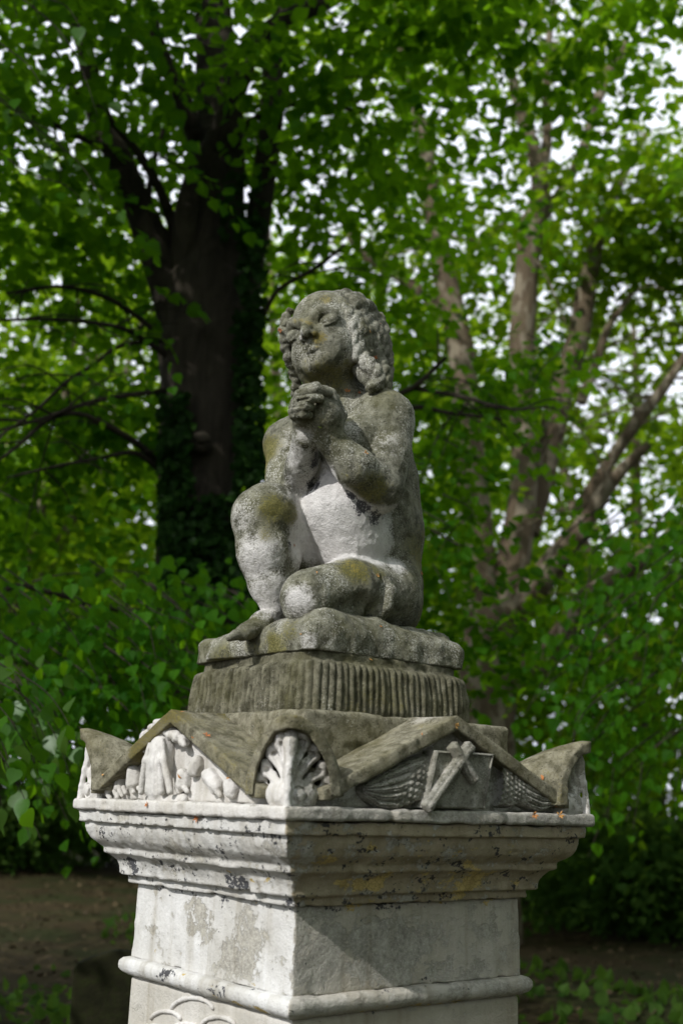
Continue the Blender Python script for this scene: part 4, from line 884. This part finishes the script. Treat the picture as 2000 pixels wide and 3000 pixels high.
# -- plane tree with several pale stems, further back on the right
YB = 12.5
tb = tree_root('plane_tree', (*at(1430, 2700, YB)[:2], .1), 'many stemmed plane tree with mottled pale bark behind the right of the statue')
B_LIMBS = [('trunk', [(1425, 2760, YB, 105), (1425, 2400, YB, 86), (1425, 2100, YB, 80), (1428, 1900, YB, 84), (1440, 1780, YB, 74)]),
 ('limb', [(1420, 1860, YB, 56), (1392, 1520, YB, 46), (1370, 1250, YB, 40), (1345, 1000, YB, 40), (1300, 800, YB, 34), (1262, 560, YB, 27), (1240, 420, YB + .2, 23), (1200, 250, YB + .4, 16), (1150, 0, YB + .5, 10)]),
 ('limb', [(1470, 1820, YB, 56), (1530, 1450, YB, 42), (1530, 1150, YB, 38), (1530, 950, YB, 37), (1552, 700, YB, 36), (1582, 560, YB, 30), (1556, 420, YB, 19), (1510, 280, YB, 15), (1480, 60, YB, 9)]),
 ('limb', [(1580, 570, YB, 17), (1602, 400, YB, 14), (1600, 200, YB, 11), (1620, 0, YB, 8)]),
 ('limb', [(1500, 1800, YB, 46), (1620, 1650, YB - .3, 40), (1700, 1550, YB - .5, 28), (1800, 1400, YB - .8, 20), (1900, 1300, YB - 1, 12)]),
 ('limb', [(1470, 2010, YB, 50), (1620, 1900, YB - .3, 42), (1720, 1760, YB - .6, 38), (1810, 1690, YB - .8, 32), (1930, 1600, YB - 1, 22), (2050, 1480, YB - 1, 14)]),
 ('limb', [(1540, 1560, YB + .2, 40), (1600, 1330, YB + .3, 38), (1645, 1130, YB + .4, 36), (1690, 1000, YB + .5, 34), (1725, 800, YB + .5, 27), (1765, 640, YB + .6, 19), (1830, 500, YB + .7, 13), (1900, 380, YB + .8, 8)]),
 ('limb', [(1690, 1500, YB + .3, 22), (1800, 1330, YB + .2, 18), (1890, 1200, YB, 20), (1940, 1140, YB, 16), (2020, 1020, YB, 10)]),
 ('limb', [(1700, 1180, YB + .3, 16), (1740, 1080, YB + .3, 14), (1780, 960, YB + .3, 11), (1850, 860, YB + .3, 7)]),
 ('limb', [(1560, 680, YB, 18), (1690, 480, YB + .4, 14), (1760, 260, YB + .6, 16), (1830, 130, YB + .7, 12)]),
 ('limb', [(1345, 1000, YB, 22), (1240, 860, YB + .4, 17), (1060, 740, YB + .6, 13), (1000, 640, YB + .6, 8)])]
rng = np.random.default_rng(22); tw = []
for q, (nm, pts) in enumerate(B_LIMBS):
    p = px_limb(pts); limb(nm, tb, p, M_BARK2, 12, 200 + q * 7)
    if q: tw += twigs(p, 9, 1.6, .018, rng, q * 37)
V, F = join(tw); link('twig', mesh_np('twig', V - np.array(tb.location), F, M_BARK2), tb)['kind'] = 'stuff'
B_BLOBS = [((4.0, 13.5, 13.5), (5.5, 4.0, 4.0), 2.4), ((5.0, 13.0, 10.6), (1.3, 1.2, 1.0), .55), ((3.4, 13.2, 10.4), (1.0, 1.2, .9), .22), ((4.8, 13.8, 10.2), (2.0, 1.4, 1.3), .8), ((1.0, 14, 10.0), (1.6, 1.4, 1.3), .35), ((1.6, 14.2, 8.4), (1.5, 1.0, 1.4), .40), ((5.0, 14, 7.0), (1.6, 1.0, 1.6), .42),
           ((5.8, 13.2, 4.6), (1.6, 1.3, 1.3), .5), ((2.8, 13.8, 4.6), (1.3, .9, 1.2), .42), ((2.6, 14.4, 3.0), (1.8, .9, .9), .4), ((4.4, 13.4, 2.6), (1.8, .9, .8), .4), ((.9, 13.6, 6.0), (.8, .8, 1.2), .2)]
foliage('foliage', tb, clumps(B_BLOBS, 128, 1.15, 22, 8, .7, .17, 32), M_PLANE)

# -- further trees closing the view
def back_tree(name, label, bx, by, h, r, seed, n_cl, stems, mat, barkm, size=.22, low=.25, cl=1.7, n_sp=22, tr=.28):
    t = tree_root(name, (bx, by, float(ground_h(np.array(bx), np.array(by))) - .05), label); rg = np.random.default_rng(seed); base = np.array(t.location)
    limb('trunk', t, [(base, tr * 1.25), (base + (.1, 0, h * .15), tr), (base + (rg.normal(0, .2), 0, h * .34), tr * .85)], M_BARK, 12, seed)
    top = base + (0, 0, h * .30)
    for q in range(stems):
        a = q / stems * 6.28 + rg.uniform(0, 1); o = r * rg.uniform(.35, .7)
        e = top + (math.cos(a) * o, math.sin(a) * o, h * rg.uniform(.35, .6)); mid_ = (top + e) / 2 + (math.cos(a) * o * .15, 0, -.3)
        limb('limb', t, [(top - (0, 0, .4), tr * .62), (mid_, tr * .45), (e, tr * .2), (e + (math.cos(a) * .6, 0, h * .12), tr * .06)], barkm, 8, seed + q)
    bl = [((bx, by, base[2] + h * .62), (r, r, h * .36), 2.2), ((bx, by, base[2] + h * (low + .12)), (r * .9, r * .9, h * .14), 1.0)]
    foliage('foliage', t, clumps(bl, n_cl, cl, n_sp, 7, .95, size, seed + 3), mat); return t
back_tree('plane_tree', 'pale limbed plane tree glimpsed through leaves at the far left', *(at(-60, 2500, 19.0)[:2]), 15, 4.8, 501, 84, 5, M_PLANE, M_BARK2, .20, tr=.20)
back_tree('woodland_tree', 'leafy tree standing in the gap behind the statue head', *(at(900, 2500, 24)[:2]), 17, 5.0, 511, 62, 5, M_PLANE, M_BARK2, .24, tr=.30)
back_tree('woodland_tree', 'tall far tree beyond the plane tree at the right edge', *(at(1900, 2480, 23)[:2]), 15, 5.0, 521, 46, 5, M_PLANE, M_BARK2, .24, tr=.30)
back_tree('woodland_tree', 'far tree filling the left edge of the wood', *(at(-150, 2480, 26)[:2]), 19, 6.0, 531, 95, 5, M_PLANE, M_BARK2, .26, tr=.36)
back_tree('woodland_tree', 'farthest tree seen between lime trunk and plane tree', *(at(1250, 2450, 34)[:2]), 17, 6.0, 541, 44, 4, M_PLANE, M_BARK2, .30, cl=2.2, tr=.36)
back_tree('woodland_tree', 'farthest tree seen left of the lime trunk', *(at(420, 2450, 36)[:2]), 20, 7.0, 551, 72, 4, M_PLANE, M_BARK2, .30, cl=2.2, tr=.36)
# trees outside the frame: two reach in, three unseen ones added to cut skylight
tl = back_tree('lime_tree', 'lime tree at the left whose drooping branches hang in beside the pedestal', -6.6, 2.6, 13.5, 4.3, 561, 150, 5, M_LIME, M_BARK, .12, low=.12, cl=1.1, n_sp=26, tr=.30)
tr_ = back_tree('lime_tree', 'lime tree at the right edge with dense dark drooping foliage', 7.4, 6.6, 12.5, 3.8, 571, 130, 5, M_LIME, M_BARK, .12, low=.06, cl=1.1, n_sp=24, tr=.30)
back_tree('lime_tree', 'unseen lime tree added on the right to cut the sky light', 7.4, -5.6, 12, 3.9, 581, 100, 4, M_LIME, M_BARK, .18, low=.06, cl=1.3, tr=.30)
back_tree('lime_tree', 'unseen lime tree added behind the viewer to cut the sky light', 3.2, -10.5, 13, 4.4, 591, 100, 4, M_LIME, M_BARK, .20, low=.06, cl=1.4, tr=.30)
back_tree('lime_tree', 'unseen lime tree added beside the clearing to darken the right face', 8.6, .6, 13, 4.0, 596, 90, 4, M_LIME, M_BARK, .20, low=.06, cl=1.4, tr=.30)

# -- drooping lime branches at the lower left and lower right
def leaf_mesh():
    out = [(0, 0), (.20, -.03), (.38, .10), (.46, .30), (.40, .52), (.24, .74), (.09, .90), (0, 1.06)]
    V = [(x, y, .10 * abs(x) - .12 * y * y) for x, y in out] + [(-x, y, .10 * abs(x) - .12 * y * y) for x, y in out[1:-1]]
    mid = [(0, .3, -.02), (0, .6, -.055)]; V += [(x, y, z) for x, y, z in mid]; a, b = 14, 15
    R_ = [0, 1, 2, 3, 4, 5, 6, 7]; L_ = [0, 8, 9, 10, 11, 12, 13, 7]
    F = []
    for s_, fl in ((R_, False), (L_, True)):
        for tri in ((s_[0], s_[1], a), (s_[1], s_[2], a), (s_[2], s_[3], a), (s_[3], s_[4], a), (s_[4], b, a), (s_[4], s_[5], b), (s_[5], s_[6], b), (s_[6], s_[7], b)):
            F.append(tri[::-1] if fl else tri)
    return mesh_np('leaf', V, np.array(F), M_LIME)
LM = leaf_mesh(); LMS = [LM]
for q, (a, b, tt) in enumerate((((.022, .085, .005), (.05, .14, .010), (.20, .44, .012)), ((.035, .085, .014), (.06, .12, .022), (.16, .32, .03)))):
    m2 = LM.copy(); m2.materials.clear(); m2.materials.append(leaf_material('lime leaf', a, b, tt, .6, .40)); LMS.append(m2)
def hang(parent, pts, n_leaf, size, rng, singles, spread=.10, extra=0):
    """a drooping twig with leaves hanging both sides; the nearest leaves are objects of their own"""
    p = [(a_, r_ * .55) for a_, r_ in (J(*q) for q in pts)]; V, F = tube(p, 6, 3, .0); HANG_TW.append((V, F))
    P = np.array([q[0] for q in p]); seg = np.r_[0, np.cumsum(np.linalg.norm(np.diff(P, axis=0), axis=1))]
    for q in range(n_leaf):
        f = seg[-1] * (q + rng.uniform(.2, .8)) / n_leaf; c_ = np.array([np.interp(f, seg, P[:, a]) for a in range(3)])
        c_ = c_ + rng.normal(0, spread, 3) * (1, 1, .8); dr = P[min(len(P) - 1, int(np.searchsorted(seg, f)))] - P[max(0, int(np.searchsorted(seg, f)) - 1)]; dr = unit(dr + 1e-6)
        sd = unit(np.cross(dr, (0, 0, 1.)) + rng.normal(0, .1, 3)) * (1 if q % 2 else -1)
        ax_ = unit(dr * .4 + sd * .7 + np.array([0, 0, -.85]) + rng.normal(0, .28, 3)); nm_ = unit(np.array([-.25, -.75, .75]) + rng.normal(0, .38, 3)); s_ = size * rng.uniform(.6, 1.15)
        if singles and len(SINGLES) < 290:
            x_ = unit(np.cross(ax_, nm_)); z_ = np.cross(x_, ax_)
            o = link('leaf', LMS[int(rng.integers(0, 3))], parent); M = Matrix((Vector(x_ * s_), Vector(ax_ * s_), Vector(z_ * s_))).transposed().to_4x4(); M.translation = Vector(c_ - np.array(parent.location)); o.matrix_local = M; SINGLES.append(o)
        else: REST.append((c_, ax_, nm_, s_))
def hang_done(parent):
    V, F = join(HANG_TW); link('hanging_twig', mesh_np('hanging_twig', V - np.array(parent.location), F, M_BARK), parent)['kind'] = 'stuff'
    if REST: foliage('hanging_foliage', parent, tuple(np.array(c) for c in zip(*REST)), M_LIME)
SINGLES, REST, HANG_TW = [], [], []
rng = np.random.default_rng(77)
for q in range(13):        # nearest sprays, lower left
    x0, y0 = rng.uniform(-160, 120), rng.uniform(1900, 2140); Y = 1.5 + rng.uniform(-.1, .8)
    x1, y1 = x0 + rng.uniform(90, 260), y0 + rng.uniform(180, 370)
    hang(tl, [(x0 - 250, y0 - 120, Y + .1, 5), (x0, y0, Y, 4), ((x0 + x1) / 2 + 15, (y0 + y1) / 2 - 25, Y - .05, 3), (x1, y1, Y - .05, 1.5)], 15, .078, rng, True, .05)
for q in range(9):         # top left corner
    x0, y0 = rng.uniform(-120, 140), rng.uniform(-150, 500); Y = 2.6 + rng.uniform(-.1, .8)
    x1, y1 = x0 + rng.uniform(60, 220), y0 + rng.uniform(120, 300)
    hang(tl, [(x0 - 200, y0 - 150, Y + .1, 5), (x0, y0, Y, 4), ((x0 + x1) / 2 + 15, (y0 + y1) / 2 - 25, Y - .05, 3), (x1, y1, Y - .05, 1.5)], 10, .082, rng, True, .07)
for q in range(70):        # behind them, towards the pedestal
    x0, y0 = rng.uniform(-120, 560), rng.uniform(1720, 2250); Y = 2.6 + rng.uniform(0, 1.7)
    if x0 > 320 and y0 > 2120: y0 -= 250
    x1, y1 = x0 + rng.uniform(20, 200), min(2540, y0 + rng.uniform(90, 300))
    hang(tl, [(x0 - 120, y0 - 90, Y + .2, 5), (x0, y0, Y, 4), ((x0 + x1) / 2, (y0 + y1) / 2 - 20, Y, 3), (x1, y1, Y, 1.5)], 22, .080, rng, False, .12)
for q in range(18):        # dense spray right behind the left corner hood
    x0, y0 = rng.uniform(150, 460), rng.uniform(1900, 2160); Y = 2.8 + rng.uniform(0, 1.2)
    hang(tl, [(x0 - 120, y0 - 90, Y + .2, 5), (x0, y0, Y, 4), (x0 + 40, y0 + 60, Y, 3), (x0 + 70, y0 + 140, Y, 1.5)], 22, .080, rng, False, .12)
hang_done(tl)
SINGLES, REST, HANG_TW = [], [], []
for q in range(60):        # right edge
    x0, y0 = rng.uniform(1640, 2080), rng.uniform(1500, 2250); Y = 4.6 + rng.uniform(0, 2.2)
    x1, y1 = x0 - rng.uniform(20, 160), min(2560, y0 + rng.uniform(90, 280))
    hang(tr_, [(x0 + 120, y0 - 90, Y + .2, 5), (x0, y0, Y, 4), ((x0 + x1) / 2, (y0 + y1) / 2 - 20, Y, 3), (x1, y1, Y, 1.5)], 24, .088, rng, False, .16)
hang_done(tr_)
SINGLES, REST, HANG_TW = [], [], []
for q in range(15):        # low branches of the forked lime around the statue
    x0, y0 = rng.choice([rng.uniform(1230, 1500), rng.uniform(1230, 1700), rng.uniform(0, 420)]), rng.uniform(1000, 1640); Y = 4.2 + rng.uniform(0, 1.0)
    x1, y1 = x0 + rng.uniform(-120, 160), y0 + rng.uniform(40, 160)
    hang(ta, [(x0 - 90, y0 - 50, Y + .2, 4), (x0, y0, Y, 3), ((x0 + x1) / 2, (y0 + y1) / 2 - 20, Y, 2.4), (x1, y1, Y, 1.5)], 16, .082, rng, False, .14)
for q in range(30):
    x0, y0 = rng.uniform(480, 830), rng.uniform(1740, 2000); Y = 3.6 + rng.uniform(0, 1.4)
    hang(ta, [(x0 - 90, y0 - 50, Y + .2, 4), (x0, y0, Y, 3), (x0 + 60, y0 + 70, Y, 1.5)], 16, .080, rng, False, .12)
hang_done(ta)

# -- undergrowth at the edge of the clearing
def shrub(label, bx, by, h, r, seed, n_cl, mat=None, size=.10):
    t = tag(empty('shrub', (bx, by, float(ground_h(np.array(bx), np.array(by))) - .03)), label, 'shrub', 'undergrowth at the edge of the clearing'); base = np.array(t.location); rg = np.random.default_rng(seed)
    parts = []
    for q in range(6):
        a = rg.uniform(0, 6.28); parts.append(tube([(base, .025), (base + (math.cos(a) * r * .3, math.sin(a) * r * .3, h * .45), .016), (base + (math.cos(a) * r * .6, math.sin(a) * r * .6, h * .85), .006)], 5, q, 0))
    V, F = join(parts); st = link('stem', mesh_np('stem', V - base, F, M_BARK), t); st['kind'] = 'stuff'
    foliage('foliage', t, clumps([((bx, by, base[2] + h * .55), (r, r * .8, h * .45), 1)], n_cl, .6, 22, 8, .4, size, seed, droop=.3), mat or M_BUSH); return t
SH = [(1560, 19, 1.9, 1.5), (1720, 16, 1.7, 1.4), (1880, 14.5, 1.5, 1.4), (2040, 13, 1.8, 1.4), (1640, 23, 2.8, 2.0), (1900, 22, 3.2, 2.2), (1420, 25, 2.4, 2.0), (130, 22, 1.8, 1.8), (-60, 20, 2.0, 1.8), (330, 24, 2.4, 2.0), (620, 27, 3.0, 2.4), (1150, 28, 3.0, 2.6), (900, 29, 3.0, 2.6)]
SL = ['bushy shrub just right of the pedestal at the far edge of the leaf litter', 'low shrub with pale spikes in the right undergrowth', 'low dark shrub nearest the bottom right leaf litter', 'shrub cut by the right edge above the leaf litter', 'taller shrub behind the bushy one right of the pedestal', 'tallest shrub at the right, behind the low undergrowth', 'shrub beside the foot of the plane tree', 'low shrub below the drooping leaves at the left', 'shrub cut by the left edge of the wood', 'shrub between the left undergrowth and the lime trunk', 'shrub far behind the lime trunk', 'far shrub hidden behind the right half of the pedestal', 'far shrub hidden behind the middle of the pedestal']
for q, ((px, Y, h, r), lb) in enumerate(zip(SH, SL)): shrub(lb, at(px, 2500, Y)[0], Y, h, r, 700 + q, int(16 + r * 16), None, .11)
# litter on the floor
rng = np.random.default_rng(91); n_ = 9000
lx, ly = rng.uniform(-9, 9, n_), 1.5 + rng.uniform(0, 1, n_) ** 1.4 * 20; lx = lx * (.4 + ly / 22)
k = NT('dead leaf'); M_DEAD = k.finish(k.mix(k.n('NewGeometry').outputs['Random Per Island'], (.030, .020, .010), (.105, .075, .038)), .8, None, .2)
V, F = leaves(np.stack([lx, ly, ground_h(lx, ly) + .012], 1), rng.normal(0, 1, (n_, 3)) * (1, 1, .15), rng.normal(0, .25, (n_, 3)) + (0, 0, 1), rng.uniform(.04, .09, n_))
tag(link('leaf_litter', mesh_np('leaf_litter', V, F, M_DEAD, False)), kind='stuff')
n_ = 5000; lx, ly = rng.uniform(-10, 10, n_), 6 + rng.uniform(0, 1, n_) * 18; kp = (np.sin(lx * .9 + 2) + np.sin(ly * .7 + lx * .4)) > .35; lx, ly = lx[kp], ly[kp]; n_ = len(lx)
V, F = leaves(np.stack([lx, ly, ground_h(lx, ly)], 1), rng.normal(0, .5, (n_, 3)) + (0, 0, .8), rng.normal(0, 1, (n_, 3)), rng.uniform(.06, .16, n_))
lx2, ly2 = rng.uniform(1.2, 9, 4200), 5 + rng.uniform(0, 1, 4200) * 14; kp = np.sin(lx2 * 1.3) + np.sin(ly2 * .9 + 1) > -.2; lx2, ly2 = lx2[kp], ly2[kp]; n2_ = len(lx2)
V2, F2 = leaves(np.stack([lx2, ly2, ground_h(lx2, ly2)], 1), rng.normal(0, .6, (n2_, 3)) + (0, 0, .7), rng.normal(0, 1, (n2_, 3)), rng.uniform(.05, .15, n2_)); F = np.concatenate([F, F2 + len(V)]); V = np.concatenate([V, V2])
n3_ = 900; lx3, ly3 = rng.normal(-1.75, .42, n3_), rng.normal(4.4, 1.3, n3_)
V2, F2 = leaves(np.stack([lx3, ly3, ground_h(lx3, ly3) + rng.uniform(.0, .22, n3_)], 1), rng.normal(0, .8, (n3_, 3)) + (0, 0, .3), rng.normal(0, .6, (n3_, 3)) + (0, -.2, .8), rng.uniform(.04, .11, n3_)); F = np.concatenate([F, F2 + len(V)]); V = np.concatenate([V, V2])
tag(link('ground_cover', mesh_np('ground_cover', V, F, M_BUSH, False)), kind='stuff')
# ------------------------------------------------------------------ old headstone in the shade at the lower left
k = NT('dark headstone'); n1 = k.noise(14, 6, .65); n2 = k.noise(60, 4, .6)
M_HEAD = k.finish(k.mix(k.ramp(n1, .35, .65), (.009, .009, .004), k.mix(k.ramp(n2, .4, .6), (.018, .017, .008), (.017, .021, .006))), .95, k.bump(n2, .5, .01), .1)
YH = 3.0; hb = at(352, 2780, YH); hz = hb[2]; hx = hb[0]
hs_root = tag(empty('headstone', (hx, YH, 0), .12), 'dark old headstone with a peaked top in the shade left of the pedestal', 'headstone')
pr_ = [(-.20, -.12), (.20, -.12), (.20, hz - .085), (.185, hz - .062), (.03, hz - .003), (0, hz), (-.03, hz - .003), (-.185, hz - .062), (-.20, hz - .085)]
v = Vol((-.32, -.09, -.10), (.32, .09, hz + .03), .010)
Xg, Zg = np.meshgrid(v.ax[0], v.ax[2], indexing='ij'); S = poly_sdf(pr_, Xg, Zg).astype(np.float32); y = v.ax[1][None, :, None]
v.f = np.maximum(S[:, None, :], np.abs(y) - .055).astype(np.float32); v.noise(.08, .004, 301); v.noise(.03, .003, 302, True)
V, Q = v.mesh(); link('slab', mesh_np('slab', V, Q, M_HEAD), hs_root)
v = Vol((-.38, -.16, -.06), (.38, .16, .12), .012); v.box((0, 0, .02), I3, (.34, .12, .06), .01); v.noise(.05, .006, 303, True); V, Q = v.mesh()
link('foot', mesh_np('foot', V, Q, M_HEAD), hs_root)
# ------------------------------------------------------------------ fallen blossoms and petals on the stone
k = NT('dry blossom'); M_BLOS = k.finish(k.mix(k.n('ObjectInfo').outputs['Random'], (.40, .13, .045), (.46, .27, .09)), .7, None, .2)
k = NT('fresh bud'); M_BUD = k.finish((.30, .42, .06), .6, None, .2)
def blossom_mesh(seed):
    rg = np.random.default_rng(seed); V, F = [], []
    for q in range(5):
        a = q * 1.26 + rg.uniform(-.3, .3); e = rg.uniform(.2, .9); d = np.array([math.cos(a) * math.cos(e), math.sin(a) * math.cos(e), math.sin(e)]); s_ = unit(np.cross(d, (0, 0, 1.))); b = len(V)
        l_ = rg.uniform(.7, 1.2); V += [(0, 0, 0), d * .5 * l_ + s_ * .22, d * l_ + (0, 0, -.1), d * .5 * l_ - s_ * .22, d * .5 * l_ + (0, 0, .12)]; F += [(b, b + 1, b + 4), (b + 1, b + 2, b + 4), (b + 2, b + 3, b + 4), (b + 3, b, b + 4)]
    return mesh_np('fallen_blossom', np.array(V, float), np.array(F), M_BLOS, False)
BM = [blossom_mesh(s_) for s_ in (1, 2, 3)]
def petal_mesh(seed):
    rg = np.random.default_rng(seed); V, F = [], []; n_ = 6
    for i in range(n_ + 1):
        f = i / n_; w = .16 * math.sin(f * math.pi) + .03; c_ = .25 * math.sin(f * 2.6 + seed); V += [(c_ - w, f - .5, .12 * math.sin(f * 3)), (c_ + w, f - .5, .12 * math.sin(f * 3) + .08)]
        if i: b = 2 * i; F.append((b - 2, b - 1, b + 1, b))
    return mesh_np('dry_petal', np.array(V, float), np.array(F), M_BLOS, False)
PM = [petal_mesh(s_) for s_ in (4, 5)]
bpy.context.view_layer.update(); DG = bpy.context.evaluated_depsgraph_get()
def drop(px, py, size, label, kind='b', seed=0):
    size *= .8
    d = Vector(ray(px, py)).normalized(); hit, loc, nrm, idx, ob, _m = SCN.ray_cast(DG, Vector(CAM) + d * 1.2, d, distance=4.0)
    if not hit: return
    rg = np.random.default_rng(seed + 1000); me = BM[seed % 3] if kind == 'b' else PM[seed % 2]
    nm = {'b': 'fallen_blossom', 'p': 'dry_petal', 'g': 'green_bud'}[kind]
    if kind == 'g': me = PM[0].copy(); me.materials.clear(); me.materials.append(M_BUD)
    o = link(nm, me, None, loc + nrm * size * .12); q = nrm.to_track_quat('Z', 'Y'); o.rotation_mode = 'QUATERNION'
    from mathutils import Quaternion
    o.rotation_quaternion = q @ Quaternion((0, 0, 1), rg.uniform(0, 6.28)); o.scale = (size,) * 3
    tag(o, label, {'b': 'blossom', 'p': 'petal', 'g': 'bud'}[kind], 'fallen blossoms and petals on the monument' if kind != 'g' else None)
DR = [(822, 967, .012, 'orange dried blossom caught in the curls at the left of the face', 'b'), (1070, 1328, .012, 'red brown blossom lying on the crook of the near forearm', 'b'), (1112, 948, .010, 'tan petal stuck on the outermost hair lock', 'p'), (1083, 972, .009, 'orange fleck on the middle hair locks', 'p'), (1098, 1048, .009, 'red fleck low on the hair locks', 'b'),
      (1017, 1146, .011, 'orange blossom hanging at the base of the neck', 'b'), (1052, 1152, .008, 'small orange fleck on the collar bone', 'b'), (1104, 1688, .009, 'orange fleck above the sole of the tucked foot', 'b'), (1232, 1680, .009, 'orange fleck on the hip at the back edge', 'b'), (927, 1678, .009, 'pale orange petal on the folded thigh', 'p'), (862, 1597, .008, 'tan fleck on the inner thigh', 'p'),
      (1115, 1836, .009, 'orange petal on the top edge of the base slab', 'p'), (882, 1856, .009, 'tan petal on the front of the base slab', 'p'), (1085, 1932, .010, 'orange petal under the base slab', 'p'), (606, 2157, .012, 'red orange blossom on the left roof slope', 'b'), (535, 2088, .012, 'orange petal near the left gable ridge', 'p'), (566, 2158, .010, 'tan petal beside the left gable edge', 'p'),
      (416, 2140, .010, 'tan petal on the far slope of the left gable', 'p'), (1332, 2126, .013, 'orange blossom under the right gable peak', 'b'), (1237, 2152, .011, 'orange petal on the right roof slope', 'p'), (1584, 2282, .020, 'long tan petal standing at the low end of the right gable', 'p'), (1560, 2388, .016, 'red brown blossom on the ledge under the right wing', 'b'), (1636, 2390, .016, 'dark red blossom on the ledge near the right corner', 'b'),
      (1600, 2356, .012, 'tan curled petal at the tip of the right wing', 'p'), (1625, 2360, .011, 'pale curled petal between wing tip and corner carving', 'p'), (674, 2280, .020, 'long orange petal stuck at the low end of the left gable', 'p'), (528, 2272, .014, 'orange petal beside the veiled urn', 'p'), (434, 2358, .011, 'ochre blossom on the ledge under the urn', 'b'), (580, 2397, .014, 'red orange blossom on the lip below the ledge', 'b'), (304, 2270, .014, 'tan petal hanging beside the left corner hood', 'p'),
      (937, 1248, .012, 'small green bud stuck on the back of the praying hand', 'g')]
for q, (px, py, s_, lb, kd) in enumerate(DR): drop(px, py, s_, lb, kd, q)
